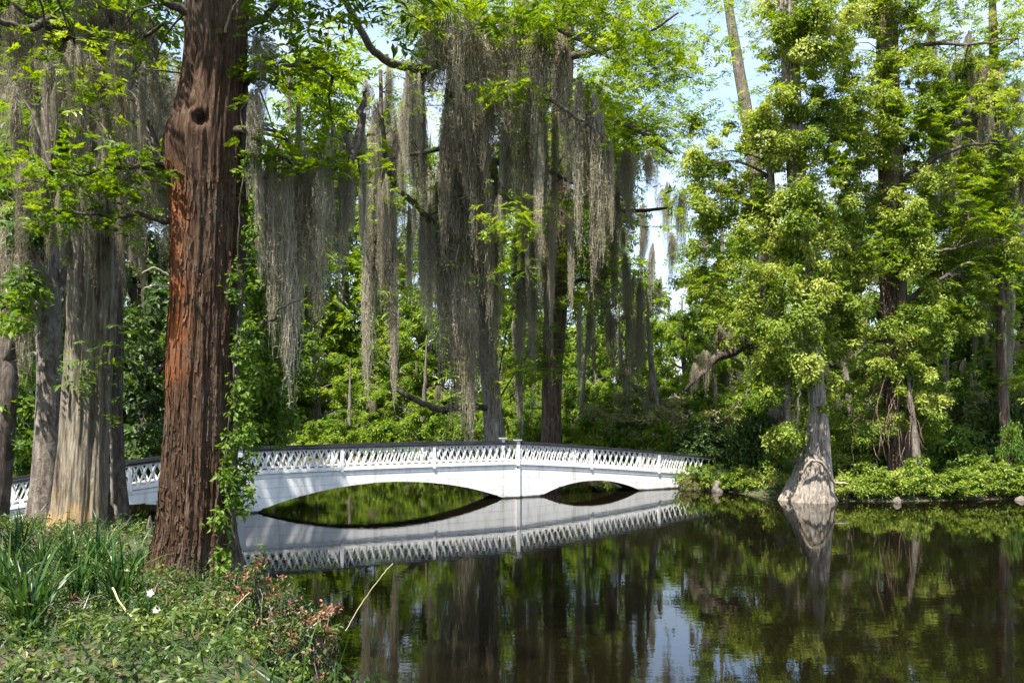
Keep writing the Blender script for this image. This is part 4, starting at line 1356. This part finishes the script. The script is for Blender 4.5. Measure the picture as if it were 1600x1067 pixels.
LW = [
    ('round_spring', 'broadleaf_tree', 'round yellow-green tree above the railing beside the hanging creeper', 500, 52, 480, 1.15, 4),
    ('round_spring', 'broadleaf_tree', 'bright spring-green tree behind the curved dark bough', 615, 56, 455, 1.0, 8),
    ('low_spring', 'broadleaf_tree', 'low bushy light green tree over the railing left of the mossy cypress', 660, 47, 560, 1.0, 2),
    ('low_spring', 'broadleaf_tree', 'low pale green tree just right of the hanging creeper', 545, 46, 590, 1.0, 2),
    ('round_spring', 'broadleaf_tree', 'green tree seen between the two cypress trunks', 815, 52, 430, 0.9, 8),
    ('round_spring', 'broadleaf_tree', 'light green tree right of the dark cypress trunk', 935, 50, 455, 0.9, 8),
    ('low_olive', 'broadleaf_tree', 'twiggy olive-grey tree with many stems above the bridge end', 1030, 41, 500, 1.05, 6),
    ('round_spring', 'broadleaf_tree', 'yellow-green tree filling the gap below the sky', 1075, 50, 430, 1.0, 4),
    ('tall_cypress', 'cypress_tree', 'thin open cypress standing in the sky gap', 1012, 64, 395, 0.8, 6),
    ('round_spring', 'broadleaf_tree', 'mid green tree behind the pale flared cypress', 1165, 44, 360, 0.9, 6),
    ('round_mid', 'broadleaf_tree', 'green tree behind the right bank between the two creeper-clad trunks', 1330, 44, 200, 0.8, 8),
    ('tall_dark', 'cypress_tree', 'tall feathery cypress near the right edge hung with moss', 1545, 42, 20, 0.9, 26),
    ('round_mid', 'broadleaf_tree', 'broad shaded tree at the far right edge behind the hedge', 1590, 40, 300, 0.9, 12),
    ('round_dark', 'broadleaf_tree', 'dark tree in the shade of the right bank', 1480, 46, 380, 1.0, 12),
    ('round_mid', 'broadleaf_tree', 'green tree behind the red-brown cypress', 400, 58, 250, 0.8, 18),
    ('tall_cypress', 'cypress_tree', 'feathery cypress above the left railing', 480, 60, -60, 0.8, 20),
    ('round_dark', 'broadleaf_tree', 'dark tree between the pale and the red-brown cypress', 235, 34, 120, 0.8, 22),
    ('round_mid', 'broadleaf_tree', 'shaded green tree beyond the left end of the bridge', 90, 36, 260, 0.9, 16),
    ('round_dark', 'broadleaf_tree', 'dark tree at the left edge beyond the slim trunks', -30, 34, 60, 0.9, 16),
    ('tall_dark', 'cypress_tree', 'tall dim cypress behind the pale fluted trunk', 160, 44, -120, 0.9, 24),
    ('round_spring', 'broadleaf_tree', 'tall green tree whose crown shows left of the mossy curtains', 545, 66, 120, 0.6, 14),
    ('tall_cypress', 'cypress_tree', 'tall cypress behind the mossy curtains', 800, 58, -60, 0.8, 24),
    ('tall_cypress', 'cypress_tree', 'slender cypress left of the mossy curtains', 655, 62, 150, 0.7, 20),
    ('tall_cypress', 'cypress_tree', 'slender light green cypress right of the mossy curtains', 945, 60, 40, 0.7, 20),
    ('round_spring', 'broadleaf_tree', 'distant green tree behind the bare leaning trunk', 1130, 62, 230, 0.7, 8),
    ('round_mid', 'broadleaf_tree', 'far green tree low behind the left arch of the bridge', 330, 50, 330, 1.0, 8),
    ('round_spring', 'broadleaf_tree', 'far green tree behind the slim cypress crowns', 720, 66, 380, 1.0, 0),
    ('low_spring', 'broadleaf_tree', 'low light tree right behind the dark cypress trunk', 905, 46, 560, 0.9, 0),
    ('low_spring', 'broadleaf_tree', 'low pale tree behind the twiggy olive tree', 985, 48, 520, 1.0, 0),
    ('low_spring', 'broadleaf_tree', 'light green low tree under the sloping bough', 1125, 42, 545, 0.9, 0),
    ('low_spring', 'broadleaf_tree', 'low light tree filling the space behind the flared cypress', 1225, 40, 530, 0.9, 2),
    ('low_spring', 'broadleaf_tree', 'low light tree behind the tangle of vines', 1335, 39, 500, 0.9, 2),
    ('low_spring', 'broadleaf_tree', 'low light tree right of the vine-clad trunk', 1475, 38, 500, 0.9, 2),
    ('low_olive', 'broadleaf_tree', 'low olive tree at the right edge above the hedge', 1565, 37, 470, 0.9, 4),
    ('low_spring', 'broadleaf_tree', 'low bright tree left of the mossy cypress foot', 735, 46, 570, 0.8, 0),
    ('low_spring', 'broadleaf_tree', 'low bright tree between the bridge post and the dark trunk', 815, 47, 560, 0.8, 0),
    ('round_mid', 'broadleaf_tree', 'far green tree in the right background', 1420, 60, 250, 1.0, 6),
    ('round_mid', 'broadleaf_tree', 'far pale tree behind the creeper-clad cypress', 1250, 60, 260, 1.0, 6),
]
for kind, nm, lab, x, Y, yt, wf, ms in LW:
    wood_tree(kind, nm, lab, x, Y, yt, wf, moss=ms)

# unseen tree added behind the viewer's left shoulder to shade the foreground
t = thing('broadleaf_tree', 'broad tree added left of the viewer, out of view, to shade the bank', 'tree', (-8.8, 0.4, 1.9), (0, 0, 1.0), None, (1.1, 1.1, 1.55))
link('trunk', KINDS['round_mid'][0], t)
link('crown', KINDS['round_mid'][1], t)

t = thing('broadleaf_tree', 'tall tree added on the left bank, out of view, to shade the upper left moss', 'tree', (-12.6, 4.0, 1.5), (0, 0, 2.0), None, (1.35, 1.35, 1.75))  # second unseen tree, added so its shadow darkens the upper left moss
link('trunk', KINDS['round_mid'][0], t)
link('crown', KINDS['round_mid'][1], t)

# a thick sloping bough that shows dark against the sky gap right of the bridge
Bo = tree_root('live_oak', 'thick dark sloping bough of an oak above the bridge end', P(1300, 700, 40))
add_trunk(Bo, px_path([(1310, 740, 40, 44), (1300, 640, 40, 34), (1265, 560, 39, 28), (1200, 530, 38, 20)]), M['bark_dark'], 24, 40, bark_fn(5, 0.06, 0.03, 15))
add_limb(Bo, px_path([(1260, 560, 39, 22), (1175, 536, 36.5, 17), (1150, 546, 36, 17), (1118, 560, 35.5, 13), (1090, 590, 35, 8), (1070, 610, 35, 4)]), M['bark_dark'], 10)
mb = MB()
C = np.concatenate([fill(1100, 1190, 470, 540, 35, 37, 26), fill(1160, 1260, 430, 540, 36.5, 39, 20)])
clumps(mb, C, rng.uniform(0.3, 0.6, len(C)), 110, 0.18)
add_leaves(Bo, mb, M['vine'])
drapes_px(Bo, [(1125, 510, 565, 35.6, 1.3, 3), (1140, 515, 560, 35.7, 1.3, 1), (1100, 550, 620, 35.2, 1.2, 1), (1085, 570, 630, 35, 1.2, 3)])

# dense far woodland that closes the background
mb = MB()
n = 340
xs = rng.uniform(-900, 2500, n)
Ys = rng.uniform(70, 95, n)
ys = rng.uniform(0, 1, n)
top = 400 + 60 * np.sin(xs / 90.0) + 40 * np.sin(xs / 37.0 + 1) + 60 * (np.abs(xs - 1010) < 60)
row = 650 - (650 - top) * ys
C = np.stack([(xs - CX) / F * Ys, Ys, H + (HY - row) / F * Ys], -1)
clumps(mb, C, rng.uniform(1.4, 2.6, n), 190, 0.62, 0.6, 0.8)
link('far_woodland', mb.mesh('far_woodland', M['spring']), label='distant belt of green woodland behind the pond', cat='woodland', kind='stuff')

# ------------------------------------------------------------------ shrubs on the far and right banks
def bush_shape(seed, mat, L, n, nl, twig='bark_dark', rr=(0.16, 0.34)):
    """unit shrub: radius about 1, height about 1.2"""
    d = nrm(rng.normal(size=(n, 3)))
    d[:, 2] = np.abs(d[:, 2])
    C = d * rng.uniform(0.55, 1.0, n)[:, None] * np.array([0.9, 0.9, 1.0]) + np.array([0, 0, 0.12])
    mb = MB()
    clumps(mb, C, rng.uniform(*rr, n), nl, L, 0.55, 0.8)
    wd = MB()
    for c in C[::2]:
        tube(wd, [[rng.normal(0, .08), rng.normal(0, .08), -0.1, 0.022], [c[0] * .4, c[1] * .4, c[2] * .55, 0.015], [*c, 0.006]], 4, 6, 0.01)
    return wd.mesh('stems', M[twig], True), mb.mesh('foliage', M[mat])


BUSH = {
    'dark': bush_shape(1, 'dark', 0.105, 60, 110),
    'mid': bush_shape(2, 'mid', 0.10, 60, 110),
    'vine': bush_shape(3, 'vine', 0.115, 56, 90),
    'spring': bush_shape(4, 'spring', 0.11, 56, 100),
    'olive': bush_shape(5, 'olive', 0.09, 50, 90, 'twig'),
}


def shrub(kind, name, label, x, ytop, Y, halfw, group='shrubs along the banks', hz=None, zg=None):
    X = (x - CX) / F * Y
    z = float(gh(np.array([X]), np.array([Y]))[0]) if zg is None else zg
    top = H + (HY - ytop) / F * Y
    h = max(0.4, (top - z) / 1.2)
    wv = halfw / F * Y
    t = thing(name, label, 'shrub', (X, Y, z), (0, 0, R.uniform(0, 6.28)), group, (wv, wv, h))
    link('stems', BUSH[kind][0], t)
    link('foliage', BUSH[kind][1], t)
    return t


SH = [
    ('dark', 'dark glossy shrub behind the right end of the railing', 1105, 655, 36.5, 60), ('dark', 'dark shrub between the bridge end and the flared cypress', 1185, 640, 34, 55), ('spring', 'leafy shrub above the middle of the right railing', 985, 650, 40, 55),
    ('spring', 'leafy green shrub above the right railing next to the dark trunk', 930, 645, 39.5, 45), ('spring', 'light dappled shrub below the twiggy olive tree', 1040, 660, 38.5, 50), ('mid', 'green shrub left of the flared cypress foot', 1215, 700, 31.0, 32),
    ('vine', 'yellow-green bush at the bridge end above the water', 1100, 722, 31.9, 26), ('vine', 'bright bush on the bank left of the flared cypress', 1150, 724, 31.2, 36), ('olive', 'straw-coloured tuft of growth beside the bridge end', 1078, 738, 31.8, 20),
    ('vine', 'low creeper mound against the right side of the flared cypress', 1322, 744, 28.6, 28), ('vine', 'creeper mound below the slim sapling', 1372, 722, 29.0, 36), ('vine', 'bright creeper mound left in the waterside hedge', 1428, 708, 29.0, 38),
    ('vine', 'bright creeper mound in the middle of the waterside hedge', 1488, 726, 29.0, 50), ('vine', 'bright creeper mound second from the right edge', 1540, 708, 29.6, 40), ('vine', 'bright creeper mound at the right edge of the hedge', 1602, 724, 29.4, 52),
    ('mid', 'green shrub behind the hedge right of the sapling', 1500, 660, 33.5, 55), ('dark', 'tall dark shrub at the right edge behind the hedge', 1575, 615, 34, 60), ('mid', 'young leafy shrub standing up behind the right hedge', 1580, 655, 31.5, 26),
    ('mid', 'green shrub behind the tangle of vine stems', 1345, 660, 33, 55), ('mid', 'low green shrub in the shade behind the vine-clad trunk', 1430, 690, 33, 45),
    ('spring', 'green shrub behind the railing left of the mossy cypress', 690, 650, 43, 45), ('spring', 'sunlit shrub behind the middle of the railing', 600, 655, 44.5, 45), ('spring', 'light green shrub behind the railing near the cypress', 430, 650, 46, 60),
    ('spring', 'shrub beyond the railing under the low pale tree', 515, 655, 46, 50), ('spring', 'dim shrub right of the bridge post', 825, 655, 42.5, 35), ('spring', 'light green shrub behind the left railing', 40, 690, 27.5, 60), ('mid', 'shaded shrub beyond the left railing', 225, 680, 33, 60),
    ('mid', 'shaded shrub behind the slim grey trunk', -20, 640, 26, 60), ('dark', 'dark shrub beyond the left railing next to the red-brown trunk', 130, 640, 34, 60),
]
for kind, lab, x, yt, Y, hw in SH:
    shrub(kind, 'shrub', lab, x, yt, Y, hw)

# waterside overhang of leaves along the right bank
mb = MB()
xs = np.concatenate([rng.uniform(1300, 1640, 240), rng.uniform(1060, 1240, 60)])
Ys = np.interp(xs, [1060, 1110, 1160, 1240, 1400, 1640], [31.8, 31.7, 30.8, 28.9, 28.25, 29.4]) + rng.uniform(-0.1, 0.5, len(xs))
X = (xs - CX) / F * Ys
C = np.stack([X, Ys, 0.28 + rng.uniform(0, 0.7, len(xs)) * (0.55 + 0.3 * np.sin(xs / 17) + 0.35 * np.sin(xs / 6.3))], -1)
clumps(mb, C, 0.10 + 0.38 * rng.uniform(0, 1, len(xs)) ** 2.5, 55, 0.10, 0.5, 0.9)
link('bank_creeper', mb.mesh('bank_creeper', M['vine']), label='carpet of creeper leaves hanging over the right bank edge', cat='ground cover', kind='stuff')
# low ground cover on all banks
mb = MB()
n = 5200
xs = rng.uniform(-26, 28, n)
ys = rng.uniform(17, 62, n)
d = pond_sd(xs, ys)
ok = (d > 0.1) & (d < 16)
xs, ys = xs[ok], ys[ok]
C = np.stack([xs, ys, gh(xs, ys) + 0.1], -1)
clumps(mb, C, rng.uniform(0.25, 0.5, len(C)), 16, 0.20, 0.5, 0.5)
link('ground_cover', mb.mesh('ground_cover', M['mid']), label='low leafy ground cover on the far banks', cat='ground cover', kind='stuff')

# rocks and roots at the bridge end
def rock(name, label, x, y, Y, s, mat='rock'):
    mb = MB()
    n = 10
    th = np.linspace(0, 2 * np.pi, n, endpoint=False)
    rings = [(0.0, -0.2, 1.0), (0, 0.2, 1.05), (0, 0.55, 0.8), (0, 0.85, 0.45), (0, 1.0, 0.12)]
    V = [[math.cos(t) * r * rng.uniform(.8, 1.15), math.sin(t) * r * rng.uniform(.8, 1.15), z + rng.uniform(-.08, .08)] for _, z, r in rings for t in th]
    Q = [[k * n + a, k * n + (a + 1) % n, (k + 1) * n + (a + 1) % n, (k + 1) * n + a] for k in range(len(rings) - 1) for a in range(n)]
    mb.add(np.array(V), Q)
    p = P(x, y, Y)
    return link(name, mb.mesh(name, M[mat], False), None, p, (0, 0, R.uniform(0, 6)), s, label, 'rock')


rock('rock', 'pointed grey rock at the water edge right of the bridge end', 1122, 768, 31.3, (0.26, 0.22, 0.45))
rock('rock', 'small pale rock at the right edge of the bank', 1596, 784, 28.6, (0.20, 0.2, 0.22))
rock('rock', 'small brown rock under the creeper right of the flared cypress', 1402, 786, 27.95, (0.15, 0.15, 0.22))
rock('cypress_knee', 'slender pale cypress knee between the pale and red-brown trunks', 234, 875, 12.2, (0.09, 0.09, 0.62), 'bark_cypress')['category'] = 'tree root'

# ------------------------------------------------------------------ foreground plants on the left bank
def strap_clump(seed, n, L, wd):
    mb = MB()
    for k in range(n):
        a = R.uniform(0, 6.28)
        ln = L * R.uniform(0.6, 1.15)
        out = R.uniform(0.1, 0.75)
        seg = 7
        u = np.linspace(0, 1, seg)
        d = np.array([math.cos(a), math.sin(a), 0])
        s = np.array([-math.sin(a), math.cos(a), 0])
        b = np.array([R.gauss(0, .07), R.gauss(0, .07), 0])
        c = b + d * (out * ln * u ** 1.8)[:, None] + UP * (ln * (u - 0.55 * out * u ** 2.6))[:, None]
        wv = (wd * (0.75 + 0.6 * u) * np.clip(1.02 - u ** 3, 0.02, 1))[:, None]
        nn = np.cross(s, np.gradient(c, axis=0))
        V = np.stack([c - s * wv, c + nrm(nn) * wv * 0.45, c + s * wv], 1).reshape(-1, 3)
        q = []
        for j in range(seg - 1):
            o = j * 3
            q += [[o, o + 1, o + 4, o + 3], [o + 1, o + 2, o + 5, o + 4]]
        mb.add(V, q, np.clip(R.gauss(0.5, 0.22), 0, 1))
    return mb.mesh('blades', M['strap'])


STRAP = [strap_clump(k, n, L, wd) for k, (n, L, wd) in enumerate([(44, 0.95, 0.014), (36, 1.1, 0.017), (60, 0.62, 0.010)])]


def ground_at(x, y0):
    """walk along the sight line of a photo pixel until it meets the ground"""
    for Y in np.arange(3.0, 20, 0.05):
        p = P(x, y0, Y)
        if p[2] <= float(gh(np.array([p[0]]), np.array([p[1]]))[0]):
            return p
    return P(x, y0, 12)


spots = [(25, 880, 1, 'dark-bladed iris clump at the far left of the bank'), (60, 905, 1, 'tall iris clump in front of the slim grey trunk'), (105, 900, 0, 'iris clump in front of the pale fluted trunk'), (150, 905, 1, 'iris clump before the right edge of the pale trunk'),
         (185, 895, 2, 'fine-bladed grassy clump beside the pale trunk foot'), (215, 900, 2, 'arching grassy clump left of the red-brown trunk'), (130, 950, 0, 'dark iris clump low in the left foreground'), (75, 960, 1, 'iris clump near the lower left corner'),
         (180, 955, 1, 'broad-bladed iris clump in the middle of the left bank'), (220, 935, 2, 'grass tuft at the left foot of the red-brown trunk'), (10, 950, 0, 'iris clump cut by the left edge'), (160, 880, 2, 'low grass tuft at the foot of the pale trunk'),
         (45, 1010, 1, 'iris clump at the bottom left'), (240, 985, 2, 'grass tuft below the white blossoms'), (390, 990, 2, 'grass tuft beneath the withered azalea')]
for x, y, k, lab in spots:
    p = ground_at(x, y)
    t = thing('iris_plant', lab, 'plant', p - UP * 0.02, (0, 0, R.uniform(0, 6)), 'strap-leaved plants on the left bank', R.uniform(0.55, 0.9))
    link('blades', STRAP[k], t)

# leafy weeds as a carpet
mb = MB()
n = 5200
xs = rng.uniform(-13, 2.2, n)
ys = 3.2 + 14.3 * rng.uniform(0, 1, n) ** 1.35
d = pond_sd(xs, ys)
ok = (d > 0.05) & (xs < -0.16 * ys) & (np.sin(xs * 2.3 + 1.2 * np.sin(ys * 1.9)) + np.sin(ys * 2.7 + xs) + rng.normal(0, 0.5, n) > -0.95)
xs, ys = xs[ok], ys[ok]
C = np.stack([xs, ys, gh(xs, ys) + rng.uniform(0.02, 0.20, len(xs))], -1)
clumps(mb, C, 0.05 + 0.22 * rng.uniform(0, 1, len(C)) ** 2, 24, 0.047, 0.5, 0.9)
link('weed_carpet', mb.mesh('weed_carpet', M['weed']), label='carpet of small leafy weeds on the left bank', cat='ground cover', kind='stuff')
mb = MB()
n = 5200
xs = rng.uniform(-13, 1.5, n)
ys = rng.uniform(3.5, 16.5, n)
ok = (pond_sd(xs, ys) > 0.15) & (xs < -0.18 * ys)
xs, ys = xs[ok], ys[ok]
b = np.stack([xs, ys, gh(xs, ys) - 0.02], -1)
ax = UP + rng.normal(0, 0.45, (len(xs), 3))
leaf_quads(mb, b, rng.normal(size=(len(xs), 3)), ax, rng.uniform(0.15, 0.5, len(xs)), 0.013, np.clip(rng.normal(0.5, 0.25, len(xs)), 0, 1), 0.3)
link('grass', mb.mesh('grass', M['strap']), label='loose grass blades among the weeds on the left bank', cat='grass', kind='stuff')

# fallen leaves and taller broad-leaved weeds
mb = MB()
n = 2600
xs = rng.uniform(-12, 1.8, n)
ys = 3.4 + 13 * rng.uniform(0, 1, n) ** 1.3
ok = (pond_sd(xs, ys) > 0.1) & (xs < -0.17 * ys)
xs, ys = xs[ok], ys[ok]
leaf_quads(mb, np.stack([xs, ys, gh(xs, ys) + rng.uniform(0.01, 0.10, len(xs))], -1), UP + rng.normal(0, 0.35, (len(xs), 3)), rng.normal(size=(len(xs), 3)), rng.uniform(0.05, 0.12, len(xs)), rng.uniform(0.025, 0.05, len(xs)), np.clip(rng.normal(0.35, 0.25, len(xs)), 0, 1), -0.1)
link('leaf_litter', mb.mesh('leaf_litter', M['litter']), label='fallen brown leaves scattered over the left bank', cat='leaf litter', kind='stuff')
mb = MB()
n = 420
xs = rng.uniform(-10, 1.2, n)
ys = 5.6 + 10 * rng.uniform(0, 1, n) ** 1.2
ok = (pond_sd(xs, ys) > 0.15) & (xs < -0.22 * ys)
xs, ys = xs[ok], ys[ok]
g0 = gh(xs, ys)
for q in range(7):
    hh = 0.05 + q * 0.036 * rng.uniform(0.6, 1.3, len(xs))
    for sgn in (0, math.pi):
        a = q * 1.7 + xs * 9 + sgn
        dd = np.stack([np.cos(a), np.sin(a), 0.15 + 0 * a], -1)
        leaf_quads(mb, np.stack([xs + q * 0.012 * np.sin(ys * 7), ys, g0 + hh], -1), UP + 0.3 * rng.normal(size=(len(xs), 3)), dd, rng.uniform(0.07, 0.13, len(xs)), rng.uniform(0.03, 0.05, len(xs)), np.clip(rng.normal(0.62, 0.22, len(xs)), 0, 1), 0.35)
link('broadleaf_weeds', mb.mesh('broadleaf_weeds', M['weed']), label='upright broad-leaved weeds among the grass of the left bank', cat='ground cover', kind='stuff')

# azalea shrubs with withered blooms
def azalea(label, x, y, Y, hw, hh, dry, n=60, white=()):
    X = (x - CX) / F * Y
    z = float(gh(np.array([X]), np.array([Y]))[0])
    top = H + (HY - y) / F * Y
    t = thing('azalea_shrub', label, 'shrub', (X, Y, z), group='azalea shrubs on the left bank')
    wv = hw / F * Y
    d = nrm(rng.normal(size=(n, 3)))
    C = np.stack([X + d[:, 0] * wv * rng.uniform(0.2, 1, n), Y + d[:, 1] * wv * 0.8, z + (top - z) * (0.25 + 0.75 * rng.uniform(0, 1, n) * (1 - 0.45 * np.abs(d[:, 0])))], -1)
    mb = MB()
    for c in C:
        b = np.array([X + rng.normal(0, .1), Y + rng.normal(0, .1), z])
        m = b * 0.45 + c * 0.55 + rng.normal(0, 0.06, 3)
        tube(mb, [[*b, 0.011], [*m, 0.007], [*c, 0.003]], 5, 7, 0.008)
    link('stems', mb.mesh('stems', M['bark_grey'], True, off=t.location), t)
    mb = MB()
    clumps(mb, C, rng.uniform(0.06, 0.12, n), 22, 0.05, 0.4, 0.9)
    link('foliage', mb.mesh('foliage', M['weed'], False, off=t.location), t)
    if dry:
        mb = MB()
        k = rng.choice(n, dry, replace=False)
        clumps(mb, C[k] + np.array([0, -0.04, 0.05]), rng.uniform(0.03, 0.055, dry), 13, 0.042, 0.5, 1.0, rnd=0.9)
        link('withered_blooms', mb.mesh('withered_blooms', M['dry'], False, off=t.location), t, kind='stuff')
    for (bx, by, bY) in white:
        q = MB()
        c = P(bx, by, bY)
        for a in np.linspace(0, 6.283, 6)[:5]:
            for lay in (0.0,):
                dd = np.array([[math.cos(a + bx), -0.9, math.sin(a + bx)]])
                leaf_quads(q, c[None], np.array([[0.1, -1.0, 0.3]]) + 0.2 * dd, dd, 0.034, 0.030, 0.5, -0.25)
        link('white_blossom', q.mesh('white_blossom', M['petal'], False, off=t.location), t)
    return t


azalea('azalea shrub with withered orange blooms right of the red-brown trunk', 385, 885, 8.6, 55, 0, 26, 70)
azalea('taller azalea sprig in front of the bridge reflection', 405, 858, 8.2, 28, 0, 8, 26)
azalea('sparse dark azalea twigs over the water at the bank edge', 450, 890, 8.0, 50, 0, 18, 60)
azalea('azalea with brown blooms nearest the open water', 495, 925, 7.6, 45, 0, 30, 56)
azalea('azalea shrub with two white blossoms below the red-brown trunk', 250, 925, 8.4, 45, 0, 6, 46, [(235, 926, 6.6), (244, 952, 6.2)])
azalea('leafy azalea in the lower middle of the bank', 330, 935, 7.8, 60, 0, 10, 70)
azalea('low azalea along the bottom of the bank', 430, 965, 7.2, 70, 0, 24, 80)
azalea('green azalea in the lower left foreground', 120, 945, 7.6, 70, 0, 3, 70)
azalea('green azalea in the bottom left corner', 20, 930, 7.6, 60, 0, 2, 60)
# one knotted heap of withered blooms
mb = MB()
c0 = P(515, 957, 7.3)
T_ = thing('withered_bloom_head', 'heap of curled brown bloom husks on a bent azalea stem', 'flower', c0)
tube(mb, [[*(P(480, 985, 7.35)), 0.009], [*(P(505, 966, 7.3)), 0.007], [*c0, 0.004]], 6, 10)
link('stem', mb.mesh('stem', M['twig'], True, off=c0), T_)
mb = MB()
clumps(mb, np.array([c0 + np.array([dx, 0, dz]) for dx, dz in ((-.09, -.03), (-.04, 0), (0.02, .02), (.07, .05))]), 0.05, 24, 0.05, 0.5, 1.0, rnd=1.0)
link('petals', mb.mesh('petals', M['dry'], False, off=c0), T_)
# dry stalks
for nm, lab, rows in (('dry_stalk', 'long straw stalk leaning over the water', [(540, 985, 7.2, 1.5), (570, 935, 7.2, 1.3), (600, 895, 7.2, 1.1), (614, 880, 7.2, 0.7)]),
                      ('dry_stalk', 'pale bent stem lying across the lower left bank', [(176, 918, 7.8, 3), (190, 945, 7.6, 3), (210, 966, 7.4, 3), (245, 985, 7.3, 2.5)]),
                      ('dry_stalk', 'pale straight twig in front of the withered azalea', [(345, 975, 7.5, 2.4), (365, 950, 7.5, 2.2), (390, 925, 7.5, 1.4)])):
    pts = px_path(rows)
    mb = MB()
    tube(mb, pts, 6, 20, 0.002)
    link(nm, mb.mesh(nm, M['straw'], True, off=pts[0, :3]), None, pts[0, :3], None, None, lab, 'stalk')
